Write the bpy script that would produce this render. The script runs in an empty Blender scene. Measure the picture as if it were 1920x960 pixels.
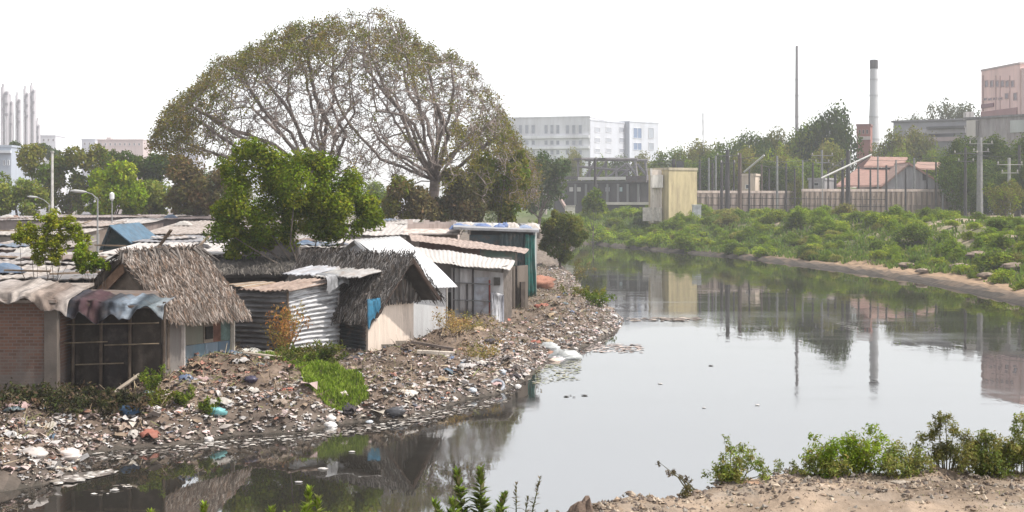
import bpy, math, random
import numpy as np
rnd = random.Random(7)
RG = np.random.default_rng(11)
SC = bpy.context.scene
COL = SC.collection
F, HZ, CH = 2667.0, 380.0, 7.0          # focal length in photo pixels, horizon row, eye height over the water


def at(px, py, D):
    """World point that the photo shows at (px, py) when it stands D metres away."""
    return np.array([(px - 960) * D / F, D, CH - (py - HZ) * D / F])


def xy(px, D, z=0.0):
    return np.array([(px - 960) * D / F, D, z])


def zat(py, D):
    return CH - (py - HZ) * D / F


def A(*v):
    return np.array(v, float)


def unit(v):
    v = np.asarray(v, float)
    return v / (np.linalg.norm(v) + 1e-12)


def sstep(x, a, b):
    t = np.clip((x - a) / (b - a), 0, 1)
    return t * t * (3 - 2 * t)


# ---------------------------------------------------------------- noise and terrain
_T = np.random.default_rng(3).random((256, 256))


def vn(x, y, s):
    x = np.asarray(x, float) / s
    y = np.asarray(y, float) / s
    xi = np.floor(x).astype(int)
    yi = np.floor(y).astype(int)
    fx = x - xi
    fy = y - yi
    fx = fx * fx * (3 - 2 * fx)
    fy = fy * fy * (3 - 2 * fy)
    g = lambda a, b: _T[a & 255, b & 255]
    return (g(xi, yi) * (1 - fx) + g(xi + 1, yi) * fx) * (1 - fy) + (g(xi, yi + 1) * (1 - fx) + g(xi + 1, yi + 1) * fx) * fy - 0.5


def fbm(x, y, s, n=3):
    o, a = 0, 1
    for k in range(n):
        o = o + a * vn(np.asarray(x) + 17.3 * k, np.asarray(y) - 9.1 * k, s)
        s *= .5
        a *= .55
    return o


_sh = [(0, 922), (90, 906), (140, 884), (150, 855), (215, 842), (350, 832), (445, 814), (560, 812), (635, 795), (690, 788), (770, 785),
       (830, 765), (870, 750), (935, 738), (985, 712), (1003, 694), (1040, 665), (1110, 645), (1155, 622), (1168, 600), (1130, 572),
       (1092, 545), (1075, 520), (1050, 500), (1040, 482), (1060, 468), (1085, 457)]
_shr = [(1110, 457), (1150, 462), (1250, 471), (1400, 484), (1500, 497), (1600, 510), (1700, 524), (1800, 543), (1920, 572)]


def _w(p):
    D = F * CH / (p[1] - HZ)
    return ((p[0] - 960) * D / F, D)


RIV = np.array([_w(p) for p in _sh] + [_w(p) for p in _shr] + [(46, 82), (90, 66), (120, 19.5), (-120, 19.5), (-120, 30), (-22, 34.3)])


def river(x, y):
    """(distance to the shoreline, inside?)"""
    x = np.asarray(x, float)
    y = np.asarray(y, float)
    d = np.full(x.shape, 1e9)
    ins = np.zeros(x.shape, bool)
    n = len(RIV)
    for i in range(n):
        ax, ay = RIV[i]
        bx, by = RIV[(i + 1) % n]
        ex, ey = bx - ax, by - ay
        t = np.clip(((x - ax) * ex + (y - ay) * ey) / (ex * ex + ey * ey), 0, 1)
        d = np.minimum(d, (x - ax - t * ex) ** 2 + (y - ay - t * ey) ** 2)
        c = (ay > y) != (by > y)
        if ey != 0:
            ins ^= c & (x < ax + (y - ay) / ey * ex)
    return np.sqrt(d), ins


def centre(y):
    return np.interp(y, [-50, 30, 42, 87, 140, 200, 255, 300, 400, 1200], [5, 5, 5, 14, 17, 16, 9, -6, -20, -60])


def edge(x):
    return np.interp(x, [-30, -1, .2, .75, 1.6, 3.1, 5.7, 20], [11.7, 11.7, 12.2, 14.0, 14.4, 15.4, 15.8, 16.2])


def edge_n(x):
    x = np.asarray(x, float)
    return edge(x) + .5 * fbm(x, x * 0, 1.1, 3)


def ground(x, y, full=False):
    x = np.asarray(x, float)
    y = np.asarray(y, float)
    d, ins = river(x, y)
    n1 = fbm(x, y, 2.6, 3)
    n2 = fbm(x + 40, y, .7, 3)
    hl = 1.1 * (1 - np.exp(-d / 1.3)) + .85 * np.clip(n1, -.3, 1) * sstep(d, .4, 3) * (1 - sstep(y, 70, 110)) + .36 * n2 * sstep(d, 0, .7) + .5 * sstep(y, 95, 220)
    hr = .42 * (1 - np.exp(-d / .5)) + .25 * n2 * sstep(d, .2, 1) + 4.2 * sstep(d, 2.0, 21) + .7 * n1 * sstep(d, 2, 6) + 7 * sstep(y, 300, 420) * sstep(x, 20, 110)
    wr = sstep(x - centre(y), -1, 1) * (1 - sstep(y, 258, 266)) + sstep(x - centre(y), -22, 22) * sstep(y, 258, 266)
    h = hl * (1 - wr) + hr * wr
    e = edge_n(x)
    hn = 3.95 * (1 - np.clip((y - e) / (19.4 - e), 0, 1) ** .85) + .10 * fbm(x, y, .9, 3) * (y < 18) + .10 * sstep(y, 10, 16) + .085 * fbm(x + 9, y, .26, 2) * (y > 10)
    wn = 1 - sstep(y, 19, 23)
    h = h * (1 - wn) + hn * wn
    h = np.where(ins, -np.minimum(d * .4, 1.6) + .03, h + .02)
    if full:
        return h, d, ins, wr, wn, n1, n2
    return h


def gz(x, y):
    return float(ground(np.array([x]), np.array([y]))[0])


# ---------------------------------------------------------------- mesh builder
class MB:
    def __init__(s):
        s.v, s.f, s.c, s.n = [], [], [], 0

    def add(s, v, f, c):
        v = np.asarray(v, float).reshape(-1, 3)
        f = np.asarray(f, int)
        c = np.asarray(c, float)
        if c.ndim == 1:
            c = np.tile(c, (len(f), 1))
        s.v.append(v)
        s.f.append(f + s.n)
        s.c.append(c)
        s.n += len(v)
        return s

    def slab(s, p, t, c):
        """Quad p (four corners) given thickness vector t."""
        p = [np.asarray(q, float) for q in p]
        t = np.asarray(t, float)
        return s.add(p + [q + t for q in p], [(0, 1, 2, 3), (7, 6, 5, 4), (0, 4, 5, 1), (1, 5, 6, 2), (2, 6, 7, 3), (3, 7, 4, 0)], c)

    def box(s, x0, x1, y0, y1, z0, z1, c):
        return s.slab([(x0, y0, z0), (x1, y0, z0), (x1, y0, z1), (x0, y0, z1)], (0, y1 - y0, 0), c)

    def wall(s, a, b, z0, z1, c, t=.1, z1b=None, z0b=None):
        a = np.asarray(a, float)
        b = np.asarray(b, float)
        n = unit(A(-(b - a)[1], (b - a)[0], 0)) * t
        return s.slab([A(a[0], a[1], z0), A(b[0], b[1], z0 if z0b is None else z0b), A(b[0], b[1], z1 if z1b is None else z1b), A(a[0], a[1], z1)], n, c)

    def poly(s, pts, t, c):
        """Convex polygon extruded by vector t."""
        p = [np.asarray(q, float) for q in pts]
        n = len(p)
        t = np.asarray(t, float)
        v = p + [q + t for q in p]
        m = np.mean(p, axis=0)
        v += [m, m + t]
        tri = [(i, (i + 1) % n, 2 * n) for i in range(n)] + [(n + (i + 1) % n, n + i, 2 * n + 1) for i in range(n)]
        base = s.n
        s.add(v, tri, c)
        s.f.append(np.array([(i, n + i, n + (i + 1) % n, (i + 1) % n) for i in range(n)]) + base)
        s.c.append(np.tile(np.asarray(c, float), (n, 1)))
        return s

    def tube(s, pts, r, c, k=6):
        pts = np.asarray(pts, float)
        r = np.broadcast_to(np.asarray(r, float), (len(pts),))
        tg = np.gradient(pts, axis=0)
        V = []
        for p, t, q in zip(pts, tg, r):
            t = unit(t)
            a = unit(np.cross(t, A(0, 0, 1) if abs(t[2]) < .9 else A(1, 0, 0)))
            b = np.cross(t, a)
            for i in range(k):
                an = 2 * math.pi * i / k
                V.append(p + q * (math.cos(an) * a + math.sin(an) * b))
        fs = []
        for j in range(len(pts) - 1):
            for i in range(k):
                fs.append((j * k + i, j * k + (i + 1) % k, (j + 1) * k + (i + 1) % k, (j + 1) * k + i))
        base = s.n
        s.add(V, fs, c)
        for j, rev in ((0, 1), (len(pts) - 1, 0)):
            idx = [j * k + i for i in range(k)]
            s.f.append(np.array([idx[::-1] if rev else idx]) + base)
            s.c.append(np.array([np.asarray(c, float)]))
        return s

    def rod(s, a, b, r, c, k=6):
        return s.tube([a, b], r, c, k)

    def edges(s, P, Q, rp, rq, c, k=4):
        """Many separate frusta P->Q."""
        t = Q - P
        t /= np.linalg.norm(t, axis=1, keepdims=True) + 1e-9
        up = np.where(np.abs(t[:, 2:3]) < .9, A(0, 0, 1)[None], A(1, 0, 0)[None])
        a = np.cross(t, up)
        a /= np.linalg.norm(a, axis=1, keepdims=True)
        b = np.cross(t, a)
        V = []
        for p, r in ((P, rp), (Q, rq)):
            for i in range(k):
                an = 2 * math.pi * i / k
                V.append(p + r[:, None] * (math.cos(an) * a + math.sin(an) * b))
        V = np.stack(V, 1)
        n = len(P)
        off = (np.arange(n) * 2 * k)[:, None]
        fs = np.concatenate([off + np.array([[i, (i + 1) % k, k + (i + 1) % k, k + i]]) for i in range(k)])
        return s.add(V.reshape(-1, 3), fs, c)

    def grid(s, P, c, t=None, cu=None):
        """P: (nu, nv, 3) sheet; with t it becomes a closed thin sheet."""
        nu, nv = P.shape[:2]
        I = np.arange(nu * nv).reshape(nu, nv)
        q = np.stack([I[:-1, :-1], I[1:, :-1], I[1:, 1:], I[:-1, 1:]], -1).reshape(-1, 4)
        cc = np.tile(np.asarray(c, float), (len(q), 1)) if cu is None else cu.reshape(-1, 3)
        if t is None:
            return s.add(P.reshape(-1, 3), q, cc)
        N = nu * nv
        rim = np.concatenate([I[:, 0], I[-1, 1:], I[-2::-1, -1], I[0, -2:0:-1]])
        r2 = np.roll(rim, -1)
        side = np.stack([rim, rim + N, r2 + N, r2], -1)
        P2 = P + np.asarray(t, float)
        fs = np.concatenate([q, q[:, ::-1] + N, side])
        return s.add(np.concatenate([P.reshape(-1, 3), P2.reshape(-1, 3)]), fs, np.concatenate([cc, cc, np.tile(cc.mean(0), (len(side), 1))]))

    def corr(s, p00, p10, p01, p11, waves, amp, c, axis=0, t=.02, jit=0., bow=0., var=0.):
        """Corrugated sheet; the waves run across u (axis 0) or across v (axis 1)."""
        p00, p10, p01, p11 = [np.asarray(p, float) for p in (p00, p10, p01, p11)]
        na, nb = int(waves * 6) + 1, 9
        nu, nv = (na, nb) if axis == 0 else (nb, na)
        u = np.linspace(0, 1, nu)[:, None, None]
        v = np.linspace(0, 1, nv)[None, :, None]
        P = p00 * (1 - u) * (1 - v) + p10 * u * (1 - v) + p01 * (1 - u) * v + p11 * u * v
        n = unit(np.cross(p10 - p00, p01 - p00))
        w = (u if axis == 0 else v)
        o = u if axis == 1 else v
        wob = jit * (np.sin(w * 9 + o * 4) + np.sin(w * 23 - o * 6) * .6)
        P = P + n * (amp * np.sin(2 * math.pi * waves * w + 1.1 * np.sin(o * 5) * (jit > 0)) + wob + bow * np.sin(o * math.pi))
        if jit > 0:
            e = jit * .8 * np.sin(np.arange(nu)[:, None, None] * 2.1 + 1) * (v > .99)
            P = P + (p01 - p00) / (np.linalg.norm(p01 - p00) + 1e-9) * e
        cu = None
        if var:
            cu = np.tile(np.asarray(c, float), ((nu - 1) * (nv - 1), 1)) * (1 + var * (RG.random(((nu - 1) * (nv - 1), 1)) - .5))
        return s.grid(P, c, -n * t, cu)

    def build(s, name, m, parent=None, smooth=False):
        me = bpy.data.meshes.new(name)
        V = np.concatenate(s.v)
        if parent is not None:
            o = parent
            while o is not None:
                V = V - np.array(o.location)
                o = o.parent
        lv = np.concatenate([f.reshape(-1) for f in s.f])
        tot = np.concatenate([np.full(len(f), f.shape[1]) for f in s.f])
        me.vertices.add(len(V))
        me.vertices.foreach_set('co', V.astype(np.float32).ravel())
        me.loops.add(len(lv))
        me.loops.foreach_set('vertex_index', lv.astype(np.int32))
        me.polygons.add(len(tot))
        st = np.concatenate([[0], np.cumsum(tot)[:-1]])
        me.polygons.foreach_set('loop_start', st.astype(np.int32))
        c = np.concatenate(s.c)
        at_ = me.attributes.new('col', 'FLOAT_COLOR', 'CORNER')
        cc = np.repeat(np.concatenate([np.clip(c, 0, 1), np.ones((len(c), 1))], 1), tot, axis=0)
        at_.data.foreach_set('color', cc.astype(np.float32).ravel())
        me.polygons.foreach_set('use_smooth', np.full(len(tot), smooth))
        me.update(calc_edges=True)
        me.validate()
        ob = bpy.data.objects.new(name, me)
        COL.objects.link(ob)
        me.materials.append(m)
        if parent is not None:
            ob.parent = parent
        return ob


def tag(o, label, cat, group=None):
    o['label'] = label
    o['category'] = cat
    if group:
        o['group'] = group
    return o


def thing(name, label, cat, loc, group=None):
    o = bpy.data.objects.new(name, None)
    COL.objects.link(o)
    o.location = [float(q) for q in loc]
    o.empty_display_size = .3
    return tag(o, label, cat, group)


def single(mb, name, m, label, cat, group=None, smooth=False):
    """A thing that is one mesh, its origin at its base."""
    V = np.concatenate(mb.v)
    b = A(V[:, 0].mean(), V[:, 1].mean(), V[:, 2].min())
    mb.v = [v - b for v in mb.v]
    o = mb.build(name, m, None, smooth)
    o.location = b
    return tag(o, label, cat, group)


def dup(o, parent=None):
    c = o.copy()
    COL.objects.link(c)
    if parent is not None:
        c.parent = parent
    for ch in list(o.children):
        dup(ch, c)
    return c


# ---------------------------------------------------------------- materials
def mat(name, col=None, rough=.85, ns=2.5, na=.35, bump=0., bs=18., spec=.25, metal=0., streak=False, trans=0., objvar=0., dirt=None, da=.5, mscale=None):
    m = bpy.data.materials.new(name)
    m.use_nodes = True
    N, L = m.node_tree.nodes, m.node_tree.links
    p = N['Principled BSDF']
    p.inputs['Roughness'].default_value = rough
    p.inputs['Specular IOR Level'].default_value = spec
    p.inputs['Metallic'].default_value = metal
    if col is None:
        a = N.new('ShaderNodeAttribute')
        a.attribute_name = 'col'
        src = a.outputs['Color']
    else:
        a = N.new('ShaderNodeRGB')
        a.outputs[0].default_value = (*col, 1)
        src = a.outputs[0]
    tc = N.new('ShaderNodeTexCoord')
    mp = N.new('ShaderNodeMapping')
    L.new(tc.outputs['Object'], mp.inputs['Vector'])
    if streak:
        mp.inputs['Scale'].default_value = (1, 1, .16)

    if mscale:
        mp.inputs['Scale'].default_value = mscale

    def noise(scale, detail=6, rgh=.62):
        n = N.new('ShaderNodeTexNoise')
        n.inputs['Scale'].default_value = scale
        n.inputs['Detail'].default_value = detail
        n.inputs['Roughness'].default_value = rgh
        L.new(mp.outputs[0], n.inputs['Vector'])
        return n.outputs['Fac']

    def rng(fac, lo, hi, a=.3, b=.7):
        r = N.new('ShaderNodeMapRange')
        r.inputs['From Min'].default_value = a
        r.inputs['From Max'].default_value = b
        r.inputs['To Min'].default_value = lo
        r.inputs['To Max'].default_value = hi
        L.new(fac, r.inputs['Value'])
        return r.outputs[0]

    def scale(c, f):
        v = N.new('ShaderNodeVectorMath')
        v.operation = 'SCALE'
        L.new(c, v.inputs[0])
        L.new(f, v.inputs['Scale'])
        return v.outputs[0]
    if na:
        src = scale(src, rng(noise(ns), 1 - na, 1 + na))
    if dirt is not None:
        mx = N.new('ShaderNodeMix')
        mx.data_type = 'RGBA'
        L.new(rng(noise(ns * .6 + .4, 8, .7), 0, da, .48, .66), mx.inputs['Factor'])
        L.new(src, mx.inputs['A'])
        mx.inputs['B'].default_value = (*dirt, 1)
        src = mx.outputs['Result']
    if objvar:
        oi = N.new('ShaderNodeObjectInfo')
        r = N.new('ShaderNodeMapRange')
        r.inputs['To Min'].default_value = 1 - objvar
        r.inputs['To Max'].default_value = 1 + objvar
        L.new(oi.outputs['Random'], r.inputs['Value'])
        src = scale(src, r.outputs[0])
    L.new(src, p.inputs['Base Color'])
    if bump:
        b = N.new('ShaderNodeBump')
        b.inputs['Strength'].default_value = min(1, bump)
        b.inputs['Distance'].default_value = .05
        L.new(noise(bs), b.inputs['Height'])
        L.new(b.outputs[0], p.inputs['Normal'])
    if trans:
        t = N.new('ShaderNodeBsdfTranslucent')
        L.new(src, t.inputs['Color'])
        mx = N.new('ShaderNodeMixShader')
        mx.inputs[0].default_value = trans
        L.new(p.outputs[0], mx.inputs[1])
        L.new(t.outputs[0], mx.inputs[2])
        L.new(mx.outputs[0], N['Material Output'].inputs['Surface'])
    return m


MT = {}
MT['leaf'] = mat('leaf', rough=.8, ns=.8, na=.25, spec=.03, trans=.36)
MT['leafvar'] = mat('leaf_varied', rough=.85, ns=.6, na=.3, spec=.02, trans=.36, objvar=.3)
MT['bark'] = mat('bark', rough=.95, ns=3, na=.4, bump=.5, spec=.1)
MT['thatch'] = mat('thatch', rough=.95, ns=1.4, na=.4, spec=.08)
MT['plain'] = mat('weathered_paint', rough=.85, ns=1.6, na=.22, bump=.25, dirt=(.12, .09, .075), da=.45)
MT['streak'] = mat('streaked_plaster', rough=.9, ns=1.3, na=.22, streak=True, dirt=(.13, .10, .085), da=.5, bump=.2)
MT['far'] = mat('far_plaster', rough=.9, ns=.22, na=.12, streak=True, dirt=(.2, .18, .17), da=.25)
MT['peel'] = mat('peeling_tin', rough=.6, ns=1.6, na=.3, dirt=(.05, .045, .045), da=.85, mscale=(.8, .8, 5))
MT['tin'] = mat('weathered_tin', rough=.5, ns=2.2, na=.3, spec=.4, dirt=(.16, .10, .07), da=.6, metal=.0)
MT['sheet'] = mat('bright_sheet', rough=.45, ns=.9, na=.12, spec=.4, dirt=(.3, .25, .21), da=.35)
MT['rust'] = mat('rusty_sheet', rough=.85, ns=3, na=.35, dirt=(.10, .055, .035), da=.6)
MT['cloth'] = mat('cloth', rough=.9, ns=2.5, na=.25, spec=.1, dirt=(.1, .08, .07), da=.4)
MT['plastic'] = mat('plastic_film', rough=.4, ns=2.5, na=.2, spec=.4)
MT['wood'] = mat('old_wood', rough=.9, ns=3, na=.4, bump=.3, spec=.1)
MT['iron'] = mat('dark_iron', rough=.6, ns=2, na=.25, spec=.3)
MT['glass'] = mat('dark_glass', rough=.15, ns=.5, na=.15, spec=.5)
MT['litter'] = mat('litter', rough=.8, ns=5, na=.3, spec=.2)
MT['ground'] = mat('soil', rough=.95, ns=1.6, na=.4, bump=.8, bs=9, spec=.1)
MT['tile'] = mat('roof_tile', rough=.85, ns=.9, na=.25, dirt=(.12, .06, .05), da=.5)


def brick_mat():
    m = mat('old_brick', rough=.95, ns=2, na=.25, spec=.1)
    N, L = m.node_tree.nodes, m.node_tree.links
    tc = N.new('ShaderNodeTexCoord')
    sp = N.new('ShaderNodeSeparateXYZ')
    cb = N.new('ShaderNodeCombineXYZ')
    L.new(tc.outputs['Object'], sp.inputs[0])
    L.new(sp.outputs['X'], cb.inputs['X'])
    L.new(sp.outputs['Z'], cb.inputs['Y'])
    b = N.new('ShaderNodeTexBrick')
    L.new(cb.outputs[0], b.inputs['Vector'])
    b.inputs['Scale'].default_value = 1.0
    b.inputs['Brick Width'].default_value = .26
    b.inputs['Row Height'].default_value = .1
    b.inputs['Mortar Size'].default_value = .012
    b.inputs['Color1'].default_value = (.135, .075, .055, 1)
    b.inputs['Color2'].default_value = (.09, .052, .04, 1)
    b.inputs['Mortar'].default_value = (.12, .10, .09, 1)
    # worn render left on the lower part of the wall, with a ragged upper edge
    n = N.new('ShaderNodeTexNoise')
    n.inputs['Scale'].default_value = 1.7
    n.inputs['Detail'].default_value = 8
    L.new(tc.outputs['Object'], n.inputs['Vector'])
    ad = N.new('ShaderNodeMath')
    ad.operation = 'MULTIPLY_ADD'
    ad.inputs[1].default_value = 1.6
    L.new(n.outputs['Fac'], ad.inputs[0])
    sb = N.new('ShaderNodeMath')
    sb.operation = 'MULTIPLY_ADD'
    sb.inputs[1].default_value = -.55
    sb.inputs[2].default_value = .35
    L.new(sp.outputs['Z'], sb.inputs[0])
    L.new(sb.outputs[0], ad.inputs[2])
    mr = N.new('ShaderNodeMapRange')
    mr.inputs['From Min'].default_value = .35
    mr.inputs['From Max'].default_value = .75
    mr.inputs['To Max'].default_value = .7
    L.new(ad.outputs[0], mr.inputs['Value'])
    mx = N.new('ShaderNodeMix')
    mx.data_type = 'RGBA'
    L.new(mr.outputs[0], mx.inputs['Factor'])
    L.new(b.outputs['Color'], mx.inputs['A'])
    mx.inputs['B'].default_value = (.125, .112, .103, 1)
    L.new(mx.outputs['Result'], N['Principled BSDF'].inputs['Base Color'])
    bp = N.new('ShaderNodeBump')
    bp.inputs['Strength'].default_value = .6
    bp.inputs['Distance'].default_value = .02
    L.new(b.outputs['Fac'], bp.inputs['Height'])
    bp.invert = True
    L.new(bp.outputs[0], N['Principled BSDF'].inputs['Normal'])
    return m


MT['brick'] = brick_mat()


def water_mat():
    m = bpy.data.materials.new('still_water')
    m.use_nodes = True
    N, L = m.node_tree.nodes, m.node_tree.links
    p = N['Principled BSDF']
    p.inputs['Base Color'].default_value = (.022, .020, .017, 1)
    p.inputs['Roughness'].default_value = .035
    p.inputs['IOR'].default_value = WATER_IOR
    tc = N.new('ShaderNodeTexCoord')
    mp = N.new('ShaderNodeMapping')
    mp.inputs['Scale'].default_value = (.9, .35, 1)
    L.new(tc.outputs['Object'], mp.inputs['Vector'])
    n = N.new('ShaderNodeTexNoise')
    n.inputs['Scale'].default_value = 1.1
    n.inputs['Detail'].default_value = 3
    L.new(mp.outputs[0], n.inputs['Vector'])
    b = N.new('ShaderNodeBump')
    b.inputs['Strength'].default_value = .14
    b.inputs['Distance'].default_value = .03
    L.new(n.outputs['Fac'], b.inputs['Height'])
    L.new(b.outputs[0], p.inputs['Normal'])
    # thin patches of scum dull the mirror a little
    n2 = N.new('ShaderNodeTexNoise')
    n2.inputs['Scale'].default_value = .12
    n2.inputs['Detail'].default_value = 8
    n2.inputs['Roughness'].default_value = .7
    mp2 = N.new('ShaderNodeMapping')
    mp2.inputs['Scale'].default_value = (.35, 1.3, 1)
    L.new(tc.outputs['Object'], mp2.inputs['Vector'])
    L.new(mp2.outputs[0], n2.inputs['Vector'])
    r = N.new('ShaderNodeMapRange')
    r.inputs['From Min'].default_value = .45
    r.inputs['From Max'].default_value = .75
    r.inputs['To Min'].default_value = .015
    r.inputs['To Max'].default_value = .13
    L.new(n2.outputs['Fac'], r.inputs['Value'])
    L.new(r.outputs[0], p.inputs['Roughness'])
    return m


WATER_IOR = 5.0
MT['water'] = water_mat()

# ---------------------------------------------------------------- terrain, water
def axis(parts):
    o = [parts[0][0]]
    for a, b, st in parts:
        n = max(1, int(round((b - a) / st)))
        o += list(np.linspace(a, b, n + 1)[1:])
    return np.array(o)


gx = axis([(-700, -120, 58), (-120, -30, 6), (-30, -16, .7), (-16, 9, .26), (9, 46, .75), (46, 120, 4), (120, 700, 58)])
gy = axis([(-70, 6, 6), (6, 11, .5), (11, 17, .13), (17, 34, 1.0), (34, 64, .26), (64, 100, .5), (100, 180, 1.4), (180, 280, 2.5), (280, 460, 12), (460, 1100, 64)])
X, Y = np.meshgrid(gx, gy, indexing='ij')
H, D_, INS, WR, WN, N1, N2 = ground(X, Y, True)


def ground_colour():
    g = lambda *c: np.array(c)[None, None]
    k = lambda q: q[..., None]
    left = g(.12, .09, .07) * (1 + .5 * k(N1)) * (1 - k(sstep(Y, 60, 90))) + g(.135, .11, .092) * k(sstep(Y, 60, 90))
    left = left * k(sstep(D_, .1, 1.2)) + g(.085, .07, .06) * (1 - k(sstep(D_, .1, 1.2)))
    soil = g(.23, .16, .105) * (1 + .4 * k(N2))
    mud = g(.062, .052, .045)
    green = g(.06, .085, .022) * (1 + .5 * k(N1))
    soil = soil * (1 - k(sstep(Y, 175, 205))) + g(.10, .085, .06) * k(sstep(Y, 175, 205))
    right = mud * (1 - k(sstep(D_ + N2, .7, 1.9))) + soil * k(sstep(D_ + N2, .7, 1.9))
    gr = k(sstep(D_ + 3 * N1, 4.5, 7))
    dry = k(sstep(X, 28, 40)) * k(sstep(N1 + .3 * N2, -.05, .2)) * k(sstep(D_, 8, 14))
    right = right * (1 - gr) + gr * (green * (1 - dry) + g(.27, .21, .165) * dry)
    near = g(.235, .18, .135) * (1 + .5 * k(N2)) * (1 - .3 * k(sstep(N1, 0, .4)))
    pt = k(sstep(fbm(X + 5, Y * 1.6, .5, 4), .02, .4))
    near = near * (1 - pt * .55) + g(.20, .175, .15) * pt * .55
    c = left * (1 - k(WR)) + right * k(WR)
    c = c * (1 - k(WN)) + near * k(WN)
    return np.where(k(INS), g(.04, .036, .03), c)


gc = ground_colour()
gcf = .25 * (gc[:-1, :-1] + gc[1:, :-1] + gc[1:, 1:] + gc[:-1, 1:])
mb = MB()
mb.grid(np.stack([X, Y, H], -1), (.2, .2, .2), None, gcf)
o = mb.build('ground', MT['ground'], None, True)
o['kind'] = 'structure'
mb = MB()
wx = np.linspace(-125, 125, 3)
mb.grid(np.stack(np.meshgrid(wx, np.linspace(18, 280, 3), indexing='ij') + [np.zeros((3, 3))], -1), (.02, .02, .02))
o = mb.build('river_water', MT['water'])
o['kind'] = 'structure'

# ---------------------------------------------------------------- shared builders
GREY, WHITE, DARK = A(.30, .29, .285), A(.62, .61, .60), A(.035, .03, .028)


def thatch(name, parent, ra, rb, eb, ea, n, cols, seed, over=.25, length=.55, w=.042):
    """Thatched slope: ridge ra-rb, eave ea-eb; a thick pad covered with straw strips."""
    r = np.random.default_rng(seed)
    ra, rb, ea, eb = [np.asarray(q, float) for q in (ra, rb, ea, eb)]
    nrm = unit(np.cross(rb - ra, ea - ra))
    if nrm[2] < 0:
        nrm = -nrm
    mb = MB()
    g = np.linspace(0, 1, 13)
    U, V = np.meshgrid(g, np.linspace(0, 1, 11), indexing='ij')
    P = ra * ((1 - U) * (1 - V))[..., None] + rb * (U * (1 - V))[..., None] + ea * ((1 - U) * V)[..., None] + eb * (U * V)[..., None]
    P = P + nrm * (.06 * (r.random(U.shape) - .5) - .02 + .06 * np.sin(V * 5))[..., None]
    mb.grid(P, cols[0], -nrm * .16)
    u = r.random(n)
    v = r.random(n) * (1 + over * .4) - .02
    v = np.where(r.random(n) < .18, .9 + .22 * r.random(n) * over / .25, v)
    u = u * 1.06 - .03
    B = ra * ((1 - u) * (1 - v))[:, None] + rb * (u * (1 - v))[:, None] + ea * ((1 - u) * v)[:, None] + eb * (u * v)[:, None]
    dn = unit((ea + eb) - (ra + rb))
    al = unit(rb - ra)
    d = dn + al * r.normal(0, .33, n)[:, None] + nrm * r.normal(.0, .13, n)[:, None] - A(0, 0, .2) * (v > .95)[:, None]
    d /= np.linalg.norm(d, axis=1, keepdims=True)
    L = length * (.45 + .8 * r.random(n))[:, None]
    s = np.cross(d, nrm)
    s /= np.linalg.norm(s, axis=1, keepdims=True)
    W = w * (.5 + r.random(n))[:, None]
    lift = nrm * (.02 + .10 * r.random(n))[:, None]
    p0 = B + lift - d * L * .5
    p1 = B + lift * .5 + d * L * .5
    quad = np.stack([p0 - s * W * .5, p0 + s * W * .5, p1 + s * W * .25, p1 - s * W * .25], 1).reshape(-1, 3)
    ci = r.integers(0, len(cols), n)
    cc = np.array(cols)[ci] * (.65 + .7 * r.random(n))[:, None]
    mb.add(quad, np.arange(4 * n).reshape(-1, 4), cc)
    return mb.build(name, MT['thatch'], parent)


THATCH = [(.095, .074, .062), (.14, .113, .097), (.055, .044, .037), (.19, .163, .145), (.10, .068, .05)]
THATCH_DARK = [(.06, .054, .05), (.10, .09, .085), (.04, .035, .032), (.18, .165, .155), (.075, .06, .05)]


def drape(mb, path, prof, cols, seed, nu=40, amp=.1, t=.02, fold=9):
    """Cloth: path (k,3) runs along a roof edge, prof [(out, z)] hangs over it; colours change along the path."""
    r = np.random.default_rng(seed)
    path = np.asarray(path, float)
    s = np.linspace(0, 1, len(path))
    u = np.linspace(0, 1, nu)
    P = np.stack([np.interp(u, s, path[:, k]) for k in range(3)], -1)
    tg = np.gradient(P, axis=0)
    tg[:, 2] = 0
    tg /= np.linalg.norm(tg, axis=1, keepdims=True)
    out = np.stack([tg[:, 1], -tg[:, 0], 0 * u], -1)
    pr = np.asarray(prof, float)
    v = np.linspace(0, 1, 14)
    q = np.linspace(0, 1, len(pr))
    po, pz = np.interp(v, q, pr[:, 0]), np.interp(v, q, pr[:, 1])
    ph = r.random(6) * 6.28
    f = np.sin(u * fold * 1.3 + 2.2 * np.sin(u * 7 + ph[1]) + ph[0])[:, None] * .4 + 1.2 * fbm(np.repeat(u[:, None], len(v), 1) * 14 + seed, np.repeat(v[None], len(u), 0) * 3, 1., 3) + np.sin(u[:, None] * fold * 4.7 + ph[1] + 2 * v[None]) * .35 + np.sin(u[:, None] * fold * 1.1 + 5 * v[None] + ph[2]) * .5
    ln = .85 + .4 * np.sin(u * fold * .55 + ph[3]) + .22 * np.sin(u * fold * 1.7 + ph[4]) + .3 * fbm(u * 9 + 3 * seed, u * 0, .8, 3)
    hang = (pz < 0) * pz
    G = P[:, None] + out[:, None] * (po[None] + amp * f * (po[None] > .0))[..., None] + A(0, 0, 1) * ((pz[None] - hang[None]) + hang[None] * ln[:, None] + .4 * amp * f)[..., None]
    cols = np.asarray(cols, float)
    um = .5 * (u[1:] + u[:-1])
    ci = np.stack([np.interp(um * (len(cols) - 1), np.arange(len(cols)), cols[:, k]) for k in range(3)], -1)
    cu = np.repeat(ci[:, None], 13, 1)
    cu = cu * (1 + .25 * (r.random(cu.shape[:2])[..., None] - .5)) * (1 - .5 * np.clip(np.sin(um * 31 + ph[5])[:, None] * np.sin(v[1:] * 7 + 9 * um[:, None] + ph[2]) + .15, 0, 1) ** 1.5)[..., None]
    return mb.grid(G, (.3, .3, .3), A(0, .004, -t), cu)


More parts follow.
